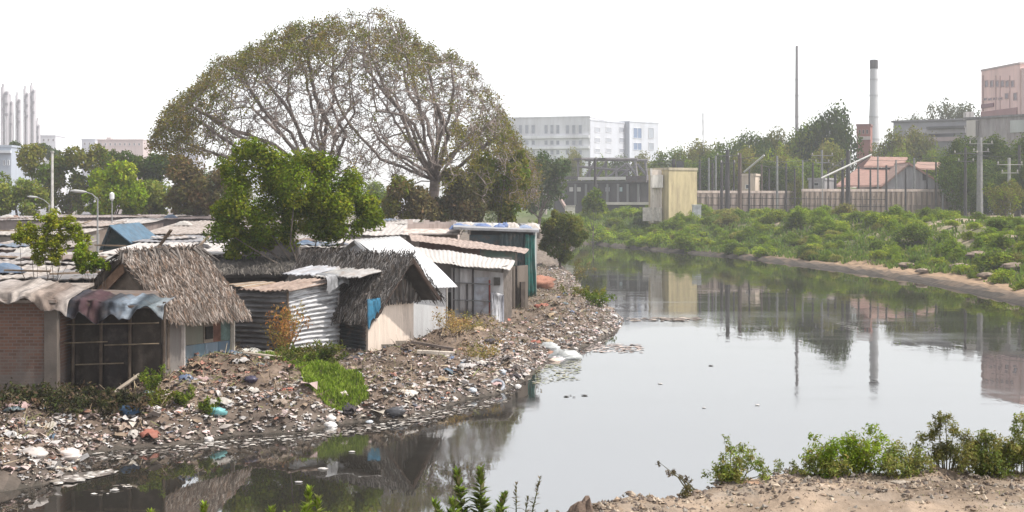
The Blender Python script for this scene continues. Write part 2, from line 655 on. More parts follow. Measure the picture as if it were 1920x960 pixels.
# ---------------------------------------------------------------- brick shack and sack-walled shack by the water
D = 43.6
k = D / F
b0, b1 = xy(-70, D), xy(106, D)
t = thing('brick_shack', 'weathered red brick shack with a pale sheet over its roof by the water', 'shack', (b0[0] + 1.4, D, 1.0))
x0, x1 = b0[0], b1[0]
MB().box(x0, x1, D, D + 3.4, .2, 3.95, (.2, .11, .08)).build('wall', MT['brick'], t)
MB().box(x1 - .36, x1 + .03, D - .07, D + .25, .25, 3.95, (.095, .08, .07)).build('pillar', MT['plain'], t)
MB().slab([(x0 - .2, D - .35, 3.97), (x1 + .1, D - .35, 3.95), (x1 + .1, D + 3.6, 4.25), (x0 - .2, D + 3.6, 4.25)], (0, 0, .09), (.2, .17, .15)).build('roof', MT['rust'], t)
mb = MB()
drape(mb, [(x0 - .3, D - .25, 4.12), (x0 + 1.5, D - .3, 4.2), (x1 - .5, D - .3, 4.12), (x1 + .45, D - .25, 3.95)],
      [(-2.2, .35), (-1.2, .22), (-.3, .16), (.05, .08), (.16, -.12), (.2, -.3)],
      [(.24, .21, .195), (.28, .25, .235), (.17, .145, .13), (.29, .26, .24), (.22, .18, .155), (.13, .10, .085), (.25, .225, .21)], 5, 70, .13, fold=11)
single(mb, 'roof_sheet', MT['cloth'], 'pale beige tarpaulin draped over the brick shack roof edge', 'tarpaulin', smooth=True)

D = 44.2
x0, x1 = xy(109, D)[0], xy(303, D)[0]
t = thing('sack_shack', 'dark shack with brown sackcloth walls on bamboo poles beside the brick shack', 'shack', ((x0 + x1) / 2, D, 1.0))
mb = MB()
PX = [x0, x0 + .38, x0 + 1.25, x0 + 2.15, x1]
for i in range(1, 4):
    a, b = PX[i] + .04, PX[i + 1] - .04
    mb = MB()
    nu, nv = 16, 12
    U, V = np.meshgrid(np.linspace(0, 1, nu), np.linspace(0, 1, nv), indexing='ij')
    P = np.stack([a + (b - a) * U, D + .28 + .05 * np.sin(U * 9 + i) * V + .03 * np.sin(V * 11 + U * 5), 1.0 + 2.75 * (1 - V)], -1)
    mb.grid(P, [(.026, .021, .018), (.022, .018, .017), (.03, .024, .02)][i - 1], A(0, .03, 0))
    mb.build('wall_sheet', MT['cloth'], t, True)
for q in PX:
    MB().rod((q, D + .2, .5), (q + .04, D + .2, 3.9), .055, (.06, .045, .035)).build('post', MT['wood'], t)
for z, a, b in ((2.62, .1, 1.5), (2.56, 1.4, 3.1), (1.95, .5, 2.0), (3.2, .2, 3.1)):
    MB().rod((x0 + a, D + .12, z), (x0 + b, D + .12, z + .05), .022, (.13, .10, .07)).build('pole', MT['wood'], t)
MB().box(x0 + .02, x1 - 1.05, D + 2.9, D + 3.0, .4, 3.8, (.05, .04, .035)).build('back_wall', MT['cloth'], t)
MB().wall((x1 + .02, D + .3, 0), (x1 - 1.0, D + 2.9, 0), .4, 3.7, (.07, .055, .045)).build('side_wall', MT['cloth'], t)
MB().slab([(x0 - .15, D - .3, 3.84), (x1 + .12, D - .3, 3.72), (x1 - .9, D + 3.1, 4.0), (x0 - .15, D + 3.1, 4.05)], (0, 0, .07), (.1, .08, .07)).build('roof', MT['rust'], t)
mb = MB()
drape(mb, [(x0 - .12, D - .28, 4.0), (x0 + 1.0, D - .3, 3.98), (x0 + 2.1, D - .3, 3.86), (x1 + .15, D - .28, 3.8)],
      [(-1.6, .2), (-.7, .1), (-.1, .06), (.08, .0), (.15, -.22), (.2, -.45)],
      [(.10, .12, .15), (.17, .19, .23), (.025, .025, .032), (.045, .026, .03), (.045, .022, .026), (.022, .022, .026), (.05, .06, .075), (.19, .225, .265), (.03, .04, .05), (.10, .12, .13), (.22, .24, .26)], 9, 90, .14, fold=13)
single(mb, 'roof_cloth', MT['cloth'], 'blue grey and maroon cloth draped over the sackcloth shack roof edge', 'cloth', smooth=True)
mb = MB()
mb.rod(at(205, 742, 42.9), at(262, 702, 43.6), .06, (.25, .21, .17))
single(mb, 'bamboo_pole', MT['wood'], 'pale bamboo pole leaning at the foot of the sackcloth shack', 'pole')

# ---------------------------------------------------------------- thatched hut with the blue wall
u = unit(A(.52, .855, 0))
v = unit(A(.855, -.52, 0))
r0 = A(-13.75, 50, 5.13)
r1 = r0 + u * 3.9 + A(0, 0, .05)
e0 = r0 + v * 2.2 - A(0, 0, 1.95)
e1 = r1 + v * 2.15 - A(0, 0, 2.1)
f0 = r0 - v * 2.0 - A(0, 0, 1.45)
f1 = r1 - v * 2.0 - A(0, 0, 1.45)
t = thing('thatched_hut', 'grey thatched hut with a low blue panelled wall behind the sackcloth shack', 'hut', (-12.1, 50.5, 1.1))
thatch('thatch', t, r0, r1, e1, e0, 8500, THATCH, 21)
thatch('thatch', t, r0, r1, f1, f0, 1500, THATCH, 22)
mb = MB()
for i in range(34):
    p = r0 + (r1 - r0) * min(1, max(0, i / 33 + rnd.uniform(-.04, .04))) + A(0, 0, .06)
    q_ = rnd.uniform(.35, 1.25)
    w_ = (v * rnd.choice((-1, 1, 1)) * .55 + u * rnd.uniform(-.7, .5) - A(0, 0, .42)) * q_
    mb.tube([p - w_ * .15 + A(0, 0, .0), p + A(0, 0, .1), p + w_], [.03, rnd.uniform(.04, .09), .02], A(.10, .088, .08) * rnd.uniform(.4, 1.6), 5)
mb.build('ridge', MT['thatch'], t)
g0 = r0 + u * .35
mb = MB()
mb.poly([g0 - A(0, 0, .2), g0 + v * 1.9 - A(0, 0, 2.0), g0 + v * 1.9 - A(0, 0, 3.9), g0 - v * 1.8 - A(0, 0, 3.9), g0 - v * 1.8 - A(0, 0, 1.55)], u * .12, (.14, .11, .088))
mb.build('gable_wall', MT['wood'], t)
for a, b, c, r in ((.0, -1.95, (.20, .125, .085), .14), (.05, 2.15, (.10, .08, .065), .08)):
    q = r0 + u * .12 - A(0, 0, .18)
    dz = 1.5 if b < 0 else 2.0
    MB().slab([q - A(0, 0, .0), q + v * b - A(0, 0, dz), q + v * b - A(0, 0, dz + r * 3), q - A(0, 0, r * 3)], u * .06, c).build('gable_board', MT['wood'], t)
# walls under the low eave
a = e0 - v * .45 + u * .1
b = e1 - v * .45
a[2] = b[2] = 0
L_ = np.linalg.norm(b - a)
fr = lambda s: a + (b - a) * s
mb = MB().wall(fr(0), fr(.26), .7, 3.2, (.16, .145, .135), -.12)
mb.build('side_wall', MT['streak'], t)
for i, (s0, s1, c) in enumerate(((.29, .58, (.10, .145, .175)), (.585, .76, (.13, .165, .2)), (.765, .93, (.075, .11, .145)))):
    MB().wall(fr(s0), fr(s1), .85, 1.95, c, -.07).build('wall_panel', MT['streak'], t)
MB().wall(fr(.29), fr(.56), 1.97, 2.75, (.12, .12, .095), -.07).build('wall_panel', MT['streak'], t)
o_ = MB().wall(fr(.56), fr(.69), 1.97, 2.7, (.16, .135, .11), -.09).build('window', MT['wood'], t)
MB().wall(fr(.575) + v * .12, fr(.67) + v * .12, 2.1, 2.55, (.02, .018, .016), -.03).build('opening', MT['wood'], o_)
MB().wall(fr(.69), fr(.8), 1.97, 2.75, (.12, .06, .045), -.07).build('wall_panel', MT['wood'], t)
MB().wall(fr(.8), fr(.93), 1.97, 2.75, (.085, .12, .11), -.07).build('wall_panel', MT['wood'], t)
for s, c in ((.275, (.55, .5, .47)), (.955, (.42, .38, .33))):
    q = fr(s) + v * .12
    MB().box(q[0] - .07, q[0] + .07, q[1] - .07, q[1] + .07, .5, 2.9, c).build('post', MT['plain'], t)
MB().wall(fr(0) - v * 2.6, fr(1) - v * 2.6, .5, 3.6, (.1, .085, .07)).build('back_wall', MT['wood'], t)

# ---------------------------------------------------------------- tin shack
u = unit(A(.55, .835, 0))
w = unit(A(-.835, .55, 0))
c0 = A(-8.83, 56, 0)
cr = c0 + u * 3.05
cl = c0 + w * 3.5
t = thing('tin_shack', 'shack walled with peeling whitish corrugated sheets under a rusty roof', 'shack', (c0[0], c0[1] + 2, 1.1))
up = lambda p, z: A(p[0], p[1], z)
mb = MB()
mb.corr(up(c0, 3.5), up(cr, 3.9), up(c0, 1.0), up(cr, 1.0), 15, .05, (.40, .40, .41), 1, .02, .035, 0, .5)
mb.build('side_wall', MT['peel'], t, True)
mb = MB()
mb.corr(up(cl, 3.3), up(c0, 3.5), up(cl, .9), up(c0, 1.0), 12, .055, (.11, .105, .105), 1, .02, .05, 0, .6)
mb.build('front_wall', MT['peel'], t, True)
MB().rod(up(c0, .8), up(c0, 3.55), .05, (.12, .09, .07)).build('post', MT['wood'], t)
MB().rod(up(cr, .8), up(cr, 3.9), .05, (.2, .18, .17)).build('post', MT['wood'], t)
q = c0 - u * .15 - w * .3
mb = MB()
mb.corr(up(cl * .15 + c0 * .85 + w * 1.9 - u * .25, 3.5), up(q, 3.55), up(cl * .15 + c0 * .85 + w * 1.9 + u * 2.2, 3.72), up(q + u * 3.1, 3.98), 11, .03, (.24, .185, .155), 0, .02, .03, -.06, .25)
mb.build('roof', MT['rust'], t, True)
for i in range(7):
    s = c0 + w * (2.5 + .16 * i) + u * (.2 + .1 * (i % 3))
    MB().slab([up(s, 3.52 + .02 * i), up(s + w * .14, 3.52 + .02 * i), up(s + w * .3 + u * 2.0, 3.66), up(s + w * .16 + u * 2.0, 3.66)], (0, 0, .03),
              [(.28, .21, .15), (.2, .14, .1), (.33, .3, .26)][i % 3]).build('roof_plank', MT['wood'], t)
for s0, s1, z, c in ((2.7, 1.0, 4.0, (.27, .275, .295)), (1.1, -.5, 3.95, (.23, .225, .22)), (-.3, -1.5, 3.98, (.26, .25, .245))):
    p = c0 + u * 2.6
    mb = MB()
    mb.corr(up(p + w * s0, z), up(p + w * s1, z), up(p + w * s0 + u * 1.8, z + .3), up(p + w * s1 + u * 1.8, z + .3), 8, .025, c, 0, .02, .02, 0, .15)
    mb.build('roof_sheet', MT['tin'], t, True)
MB().wall(cl + u * 4, c0 + u * 4.2, .8, 3.9, (.1, .09, .08)).build('back_wall', MT['tin'], t)
mb = MB()
drape(mb, [up(cr - u * 1.2 - w * .3, 4.05), up(cr - u * .3 - w * .35, 4.02), up(cr + u * .3 - w * .2, 3.9)], [(-.5, .1), (.0, .03), (.10, -.15), (.12, -.42)], [(.22, .22, .23), (.18, .18, .185), (.25, .25, .255)], 13, 24, .07, fold=5)
single(mb, 'plastic_sheet', MT['plastic'], 'grey plastic sheet hanging over the rusty roof corner of the peeling tin shack', 'plastic sheet', smooth=True)

# ---------------------------------------------------------------- cream hut with the steep dark thatch
u = unit(A(.62, .785, 0))
w = unit(A(-.785, .62, 0))
c0 = A(-5.87, 58, 0)
c1 = c0 + u * 2.75
am = (c0 + c1) / 2
rA = up(am - w * 1.15, 4.78)
rB = up(am + w * 5.2, 4.72)
eA = up(c0 - u * .5 - w * .85, 2.5)
eB = up(c0 - u * .5 + w * 5.0, 2.5)
gA = up(c1 + u * .55 - w * .95, 3.05)
gB = up(c1 + u * .55 + w * 5.0, 3.0)
t = thing('cream_hut', 'cream walled hut with steep dark grey thatch and a blue cloth at its corner', 'hut', (am[0], am[1], 1.1))
thatch('thatch', t, rA, rB, eB, eA, 7500, THATCH_DARK, 31)
thatch('thatch', t, rA, rB, gB, gA, 1800, THATCH_DARK, 32)
MB().wall(c0, c1, .7, 3.3, (.58, .49, .42), .14).build('wall', MT['streak'], t)
mb = MB()
mb.poly([up(c0, 3.25), up(c1, 3.25), up(am, 4.5)], w * .12, (.10, .085, .075))
mb.build('gable_wall', MT['wood'], t)
# straw fringe closing the gable
r = np.random.default_rng(4)
n = 420
s = r.random(n)
top = 4.7 - np.abs(s - .5) * 2.5
base = (c0 - u * .15)[None] + (u * 3.05)[None] * s[:, None] - w * (.12 + .12 * r.random(n))[:, None]
zt = top - r.random(n) * .5
zb = np.minimum(zt - .3, 2.75 + .45 * r.random(n))
sd = u * (.035 + .03 * r.random(n))[:, None]
tl = u * r.normal(0, .12, n)[:, None]
Q = np.stack([np.c_[(base - sd)[:, :2], zt], np.c_[(base + sd)[:, :2], zt], np.c_[(base + sd * .6 + tl)[:, :2], zb], np.c_[(base - sd * .6 + tl)[:, :2], zb]], 1)
MB().add(Q.reshape(-1, 3), np.arange(4 * n).reshape(-1, 4), np.array(THATCH_DARK)[r.integers(0, 5, n)] * (.6 + .6 * r.random(n))[:, None]).build('gable_fringe', MT['thatch'], t)
for p, q in ((rA, eA), (rA, gA)):
    MB().tube([p + A(0, 0, -.06), (p + q) / 2 + A(0, 0, -.12), q + A(0, 0, -.1)], .09, (.085, .06, .05), 6).build('barge_pole', MT['wood'], t)
cl = c0 + w * 2.6
mb = MB()
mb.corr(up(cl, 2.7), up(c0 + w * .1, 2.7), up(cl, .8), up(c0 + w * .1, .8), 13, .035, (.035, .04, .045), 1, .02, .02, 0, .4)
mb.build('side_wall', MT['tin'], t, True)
MB().wall(cl + u * 2.7, c1 + w * .2, .7, 3.2, (.2, .17, .15), .1).build('back_wall', MT['wood'], t)
mb = MB()
drape(mb, [at(688, 562, 56.3), at(713, 559, 56.5)], [(.0, .02), (.04, -.1), (.06, -.5), (.08, -.8)], [(.035, .13, .21), (.045, .17, .27), (.03, .11, .18)], 17, 12, .03, fold=2)
single(mb, 'hanging_cloth', MT['cloth'], 'bright blue cloth hanging from the thatch at the cream hut corner', 'cloth', smooth=True)
for (px, py, Dd, l, c) in ((718, 640, 57.6, .9, (.07, .06, .05)), (745, 636, 58.2, .8, (.10, .085, .07)), (730, 628, 57.8, .5, (.05, .05, .04))):
    q = at(px, py, Dd)
    q[2] = gz(q[0], q[1])
    mb = MB()
    mb.slab([q, q + u * l, q + u * l + A(-.15, .25, .28), q + A(-.1, .25, .33)], (0, .05, -.03), c)
    single(mb, 'wood_scrap', MT['wood'], 'dark scrap board lying against the foot of the cream hut wall', 'scrap wood', 'scrap boards at the cream hut')

# ---------------------------------------------------------------- gabled house with the bright metal roof
u = unit(A(.6, .8, 0))
v = unit(A(.8, -.6, 0))
r0 = A(-7.06, 64, 5.32)
r1 = r0 + u * 3.0 + A(0, 0, .1)
e0 = r0 + v * 3.3 - A(0, 0, 2.1)
e1 = r1 + v * 3.5 - A(0, 0, 2.25)
f0 = r0 - v * 2.0 - A(0, 0, 1.15)
f1 = r1 - v * 2.0 - A(0, 0, 1.15)
t = thing('gabled_house', 'small grey gabled house with a shiny pale metal roof behind the cream hut', 'house', (-5.6, 64.6, 1.2))
mb = MB()
mb.corr(r0, r1, e0, e1, 14, .015, (.42, .425, .44), 0, .03, .0, -.12, .06)
mb.build('roof', MT['sheet'], t, True)
mb = MB()
mb.corr(r1, r0, f1, f0, 9, .02, (.34, .33, .32), 0, .03, 0, 0, .06)
mb.build('roof', MT['sheet'], t, True)
g = u * .25
MB().poly([r0 + g - A(0, 0, .08), r0 + g + v * 2.9 - A(0, 0, 2.0), r0 + g + v * 2.9 - A(0, 0, 4.2), r0 + g - v * 1.85 - A(0, 0, 4.2), r0 + g - v * 1.85 - A(0, 0, 1.2)], u * .12, (.30, .30, .31)).build('gable_wall', MT['streak'], t)
MB().slab([r0 + A(0, 0, .02), e0 + A(0, 0, .02), e0 - A(0, 0, .13), r0 - A(0, 0, .13)], -u * .04, (.55, .55, .56)).build('fascia', MT['sheet'], t)
wa = up(r0 + v * 2.85 + u * .2, 0)
MB().wall(wa, wa + u * 2.6, .8, 3.4, (.34, .34, .345), -.12).build('side_wall', MT['streak'], t)
MB().wall(wa - v * 4.6 + u * 2.8, wa + u * 2.8, .8, 3.6, (.2, .19, .18)).build('back_wall', MT['streak'], t)
p = up(wa - u * .25 + v * .1, 0)
MB().slab([up(p, 1.0), up(p + v * .7 - u * .3, .95), up(p + v * .25, 1.9), up(p - v * .05, 2.0)], u * .05, (.4, .4, .4)).build('broken_panel', MT['sheet'], t)

# ---------------------------------------------------------------- long shed with the sagging pale roof
t = thing('pale_shed', 'long grey panelled shed with a sagging whitish roof and red door frame', 'shed', (*xy(870, 72)[:2], 1.2))
q = lambda px, py, Dd: at(px, py, Dd)
mb = MB()
mb.corr(q(792, 490, 70.4), q(956, 506, 70.4), q(778, 462, 75.5), q(966, 488, 74.5), 22, .016, (.36, .335, .315), 0, .03, .03, -.05, .2)
mb.build('roof', MT['sheet'], t, True)
D = 71.2
MB().wall(xy(846, D), xy(944, D), .8, zat(502, D), (.33, .325, .33), .1, zat(512, D)).build('wall', MT['streak'], t)
MB().wall(xy(796, 72), xy(846, 72), zat(548, 72), zat(494, 72), (.27, .26, .265), .1).build('upper_panel', MT['streak'], t)
MB().wall(xy(808, 74.4), xy(850, 74.4), .8, zat(540, 74), (.07, .065, .06), .1).build('inner_wall', MT['wood'], t)
MB().wall(xy(944, D), xy(960, 74.5), .8, zat(500, D), (.10, .085, .075), .1).build('side_wall', MT['wood'], t)
MB().wall(xy(800, 75), xy(960, 75), .8, zat(482, 75), (.15, .14, .13), .1).build('back_wall', MT['wood'], t)
dr = MB().wall(xy(889, D - .06), xy(916, D - .06), 1.0, zat(520, D), (.26, .275, .31), .05).build('door', MT['tin'], t)
mb = MB()
mb.corr(q(862, 503, D - .12), q(886, 505, D - .12), q(862, 585, D - .12), q(886, 585, D - .12), 2, .02, (.36, .35, .355), 0)
mb.build('wall_sheet', MT['streak'], t, True)
for px, a, b, c in ((851, 492, 604, (.05, .045, .045)), (887, 503, 604, (.06, .055, .055)), (918, 525, 612, (.16, .04, .035)), (876, 530, 600, (.05, .045, .045))):
    MB().rod(q(px, b, D - .22), q(px, a, D - .22), .05, c).build('post', MT['wood'], t)
for py in (530, 562, 596):
    MB().rod(q(850, py, D - .28), q(922, py + 3, D - .28), .035, (.10, .045, .04) if py == 596 else (.13, .13, .13)).build('rail', MT['wood'], t)
MB().wall(xy(926, D - .1), xy(938, D - .1), zat(535, D), zat(520, D), (.08, .075, .07), .06).build('window', MT['wood'], t)
mb = MB()
drape(mb, [q(921, 548, D - .3), q(945, 552, D - .3)], [(.0, .0), (.05, -.3), (.25, -.9), (.55, -1.35)], [(.25, .25, .27), (.3, .3, .31), (.2, .2, .23)], 23, 14, .06, fold=2)
single(mb, 'plastic_sheet', MT['plastic'], 'pale plastic sheet hanging beside the red door frame of the long shed', 'plastic sheet', smooth=True)

# ---------------------------------------------------------------- shed with the rusty roof, then the green shack
t = thing('rusty_shed', 'shed with a pinkish rusty sheet roof behind the pale roofed shed', 'shed', (*xy(880, 80)[:2], 1.3))
mb = MB()
mb.corr(q(772, 452, 78), q(984, 475, 78.5), q(766, 437, 84), q(992, 466, 83), 22, .016, (.27, .215, .19), 0, .03, .03, -.05, .25)
mb.build('roof', MT['rust'], t, True)
MB().wall(xy(786, 79), xy(900, 79), .8, zat(453, 79), (.12, .075, .065), .1, zat(466, 79)).build('wall', MT['rust'], t)
MB().wall(xy(901, 79), xy(966, 79), .8, zat(467, 79), (.07, .12, .095), .1, zat(473, 79)).build('wall_sheet', MT['tin'], t)
MB().wall(xy(966, 79), xy(970, 83), .8, zat(472, 79), (.1, .09, .08), .1).build('side_wall', MT['wood'], t)
MB().wall(xy(957, 76), xy(990, 78), .8, zat(500, 76), (.10, .082, .068), .1).build('lower_wall', MT['streak'], t)

MB().wall(xy(966, 76.3), xy(970, 76.3), .8, zat(498, 76), (.035, .03, .027), -.12).build('post', MT['wood'], t)
MB().wall(xy(974, 76.6), xy(982, 77), .8, zat(530, 76), (.05, .04, .034), -.1).build('opening', MT['wood'], t)
t = thing('green_shack', 'tall dark green and navy sheeted shack at the end of the row', 'shack', (*xy(950, 90)[:2], 1.3))
D = 87
MB().wall(xy(880, D), xy(988, D), .8, zat(440, D), (.035, .055, .065), .1).build('wall', MT['tin'], t)
mb = MB()
mb.corr(q(936, 436, D - .4), q(990, 438, D - .4), q(938, 508, D - .4), q(990, 512, D - .4), 7, .05, (.03, .05, .055), 0, .02, .04)
mb.build('wall_sheet', MT['tin'], t, True)
mb = MB()
mb.corr(q(986, 440, D - .8), q(1003, 441, D - .3), q(986, 556, D - .8), q(1004, 558, D - .3), 3, .06, (.02, .085, .075), 0, .02, .03)
mb.build('green_tarp', MT['cloth'], t, True)
MB().wall(xy(1003, D), xy(1006, D + 5), .8, zat(432, D), (.24, .25, .25), .1).build('side_wall', MT['streak'], t)
MB().slab([q(850, 430, D - .8), q(1010, 436, D - .8), q(1012, 424, D + 5), q(850, 420, D + 5)], (0, 0, .14), (.24, .24, .25)).build('roof', MT['plain'], t)
MB().wall(xy(882, D + 5), xy(1006, D + 5), .8, zat(432, D + 5), (.1, .1, .1), .1).build('back_wall', MT['tin'], t)
r = np.random.default_rng(8)
for i in range(16):
    px = 862 + i * 9.2 + r.uniform(-3, 3)
    c = [(.55, .54, .53), (.12, .16, .28), (.36, .36, .38), (.06, .06, .065), (.40, .36, .33), (.2, .24, .33)][int(r.integers(0, 6))]
    p = at(px, 428, D + 1 + r.random() * 2)
    mb = MB()
    a_ = r.uniform(0, 3)
    sx, sz = r.uniform(.3, .7), r.uniform(.22, .5)
    nn = 9
    U, V = np.meshgrid(np.linspace(0, 1, nn), np.linspace(0, 1, nn), indexing='ij')
    hh = np.sin(U * math.pi) * np.sin(V * math.pi)
    P = np.stack([p[0] + (U - .5) * sx * 2, p[1] + (V - .5) * .9, p[2] - .04 + sz * hh ** .6 * (.8 + .4 * r.random(U.shape))], -1)
    mb.grid(P, c, A(0, 0, -.03))
    single(mb, 'roof_bundle', MT['cloth'], 'bundle of rags and sheeting piled on the green shack roof', 'bundle', 'bundles on the green shack roof')
t = thing('pink_block', 'pinkish plastered block with a ragged parapet behind the rusty roof', 'house', (*xy(810, 92)[:2], 1.4))
D = 90
MB().box(xy(764, D)[0], xy(856, D)[0], D, D + 5, .8, zat(420, D), (.44, .36, .325)).build('wall', MT['streak'], t)
for i in range(9):
    a, b = 764 + i * 10.2, 774.2 + i * 10.2
    MB().box(xy(a, D)[0], xy(b, D)[0] - .01, D + .02, D + .2, zat(421, D), zat(412 + 5 * r.random(), D), A(.45, .38, .35) * r.uniform(.85, 1.2)).build('parapet', MT['streak'], t)
MB().slab([q(756, 440, D - 1.5), q(862, 440, D - 1.5), q(862, 431, D), q(758, 431, D)], (0, 0, .08), (.42, .36, .33)).build('roof', MT['rust'], t)

# ---------------------------------------------------------------- the roofs of the settlement behind
def hovel(px0, px1, pyf, pyb, D, depth, c, wc, label, m='rust', z0=1.2, tilt=0, name='hovel'):
    """Low shack seen over its roof: front eave at row pyf, back edge at row pyb."""
    a, b = xy(px0, D), xy(px1, D)
    t = thing(name, label, 'shack', ((a[0] + b[0]) / 2, D + depth / 2, z0))
    zf, zb = zat(pyf, D), zat(pyb, D + depth)
    o0 = .3
    mb = MB()
    n = max(4, (b[0] - a[0]) / .3)
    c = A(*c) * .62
    mb.corr(A(a[0] - .2, D - o0, zf), A(b[0] + .2, D - o0, zf - tilt), A(a[0] - .2, D + depth + .2, zb), A(b[0] + .2, D + depth + .2, zb - tilt), min(n, 32), .018, c, 0, .05, .025, -.06, .35)
    mb.build('roof', MT[m], t, True)
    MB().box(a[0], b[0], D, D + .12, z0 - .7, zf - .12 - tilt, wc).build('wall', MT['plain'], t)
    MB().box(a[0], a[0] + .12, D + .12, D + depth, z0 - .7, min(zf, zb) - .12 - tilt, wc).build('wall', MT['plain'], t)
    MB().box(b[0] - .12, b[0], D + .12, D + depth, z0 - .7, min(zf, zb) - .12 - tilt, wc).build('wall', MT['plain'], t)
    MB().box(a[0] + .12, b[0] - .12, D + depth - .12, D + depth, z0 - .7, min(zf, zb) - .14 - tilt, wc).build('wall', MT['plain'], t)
    wd = b[0] - a[0]
    MB().box(a[0] + wd * .55, a[0] + wd * .55 + .8, D - .04, D - .005, z0 - .2, min(z0 + 1.7, zf - .3), (.05, .045, .04)).build('door', MT['wood'], t)
    return t


H_ = [
    (188, 402, 476, 455, 66, 7, (.60, .55, .52), (.16, .14, .13), 'shack with a long whitish roof just behind the grey thatched hut', 'sheet'),
    (-60, 62, 552, 532, 49, 3.2, (.34, .31, .29), (.07, .06, .055), 'shack with a grey sheet roof close behind the brick shack', 'tin'),
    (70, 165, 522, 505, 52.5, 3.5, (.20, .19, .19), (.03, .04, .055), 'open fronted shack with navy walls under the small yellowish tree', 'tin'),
    (-50, 70, 520, 498, 55, 4, (.44, .40, .37), (.14, .12, .11), 'shack with a beige patched roof left of the small yellowish tree', 'rust'),
    (-60, 66, 494, 474, 61, 6, (.38, .355, .345), (.15, .13, .12), 'shack with a grey pink roof behind the beige patched roof', 'rust'),
    (95, 190, 492, 476, 62, 4, (.42, .40, .38), (.12, .10, .09), 'shack with a pale roof just right of the small yellowish tree', 'tin'),
    (-60, 100, 466, 450, 74, 7, (.36, .32, .30), (.2, .17, .15), 'long shack with a dusty pink roof along the left edge', 'rust'),
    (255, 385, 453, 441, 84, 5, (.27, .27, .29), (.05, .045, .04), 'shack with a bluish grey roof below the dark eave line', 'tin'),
    (268, 392, 438, 414, 96, 12, (.42, .37, .34), (.05, .045, .04), 'shack with a broad dusty beige roof and a dark shadowed front', 'rust'),  # walls in one even dark colour
    (-40, 120, 440, 428, 92, 8, (.46, .42, .39), (.2, .18, .16), 'long pale roofed shack left of the street lamp', 'rust'),
    (90, 180, 424, 414, 112, 8, (.40, .34, .31), (.15, .12, .1), 'small brownish roofed shack behind the yellowish tree top', 'rust'),
    (190, 262, 418, 409, 118, 8, (.50, .46, .44), (.2, .16, .15), 'small pale roofed shack behind the blue tarpaulin tent', 'tin'),
    (262, 388, 410, 404, 140, 10, (.33, .27, .26), (.10, .08, .08), 'long maroon grey shack at the back of the settlement', 'rust'),
    (60, 262, 407, 402, 148, 10, (.36, .31, .30), (.16, .13, .13), 'long low pink grey shack in front of the lime green trees', 'rust'),
    (-60, 62, 412, 405, 142, 10, (.42, .38, .37), (.2, .17, .16), 'low pale shack below the lime trees at the left edge', 'rust'),
    (412, 560, 452, 440, 82, 6, (.40, .38, .37), (.1, .09, .085), 'shack with a grey roof glimpsed below the bushy green tree', 'tin'),
    (566, 660, 462, 448, 76, 5, (.56, .52, .49), (.1, .08, .07), 'shack with a white patched roof right of the green tree trunk', 'sheet'),
    (655, 760, 440, 420, 88, 7, (.60, .55, .52), (.3, .27, .25), 'shack with a pale pink roof behind the shiny metal roof', 'sheet'),
    (600, 770, 420, 411, 104, 8, (.46, .43, .41), (.25, .22, .2), 'shack with a long pale roof below the bare tree trunk', 'rust'),
]
for h in H_:
    hovel(*h[:9], m=h[9])
# dark lean-to thatch behind the tin shack
t = thing('lean_to', 'dark flat thatched lean-to between the tin shack and the cream hut', 'lean-to', (*xy(560, 64)[:2], 1.2))
thatch('thatch', t, at(400, 482, 67), at(622, 482, 67), at(632, 508, 63), at(402, 512, 63), 1500, [(.06, .055, .05), (.04, .036, .034), (.10, .09, .08)], 41)
MB().wall(xy(402, 63.4), xy(632, 63.4), .7, zat(512, 63.4), (.04, .035, .032), .1).build('wall', MT['wood'], t)
MB().wall(xy(402, 67), xy(622, 67), .7, zat(486, 67), (.06, .05, .045), .1).build('back_wall', MT['wood'], t)
# blue tent
t = thing('tarpaulin_tent', 'blue and black tarpaulin tent among the left hand roofs', 'tent', (*xy(225, 84)[:2], 1.4))
p0, p1, p2 = at(205, 422, 84), at(186, 468, 84), at(262, 468, 84)
bk = A(.6, 4.5, .1)
MB().slab([p0, p0 + bk, p2 + bk, p2], (-.03, 0, -.05), (.07, .115, .16)).build('fly_sheet', MT['cloth'], t)
MB().slab([p0, p1, p1 + bk, p0 + bk], (.03, 0, -.05), (.03, .05, .06)).build('fly_sheet', MT['cloth'], t)
MB().poly([p0 + A(0, .4, -.1), p1 + A(.1, .4, 0), p2 + A(-.1, .4, 0)], (0, .05, 0), (.015, .03, .03)).build('end_sheet', MT['cloth'], t)
MB().slab([p1 + A(.1, .4, 0), p2 + A(-.1, .4, 0), A(p2[0], p2[1] + .4, 1), A(p1[0], p1[1] + .4, 1)], (0, 3, 0), (.1, .1, .1)).build('base_wall', MT['plain'], t)

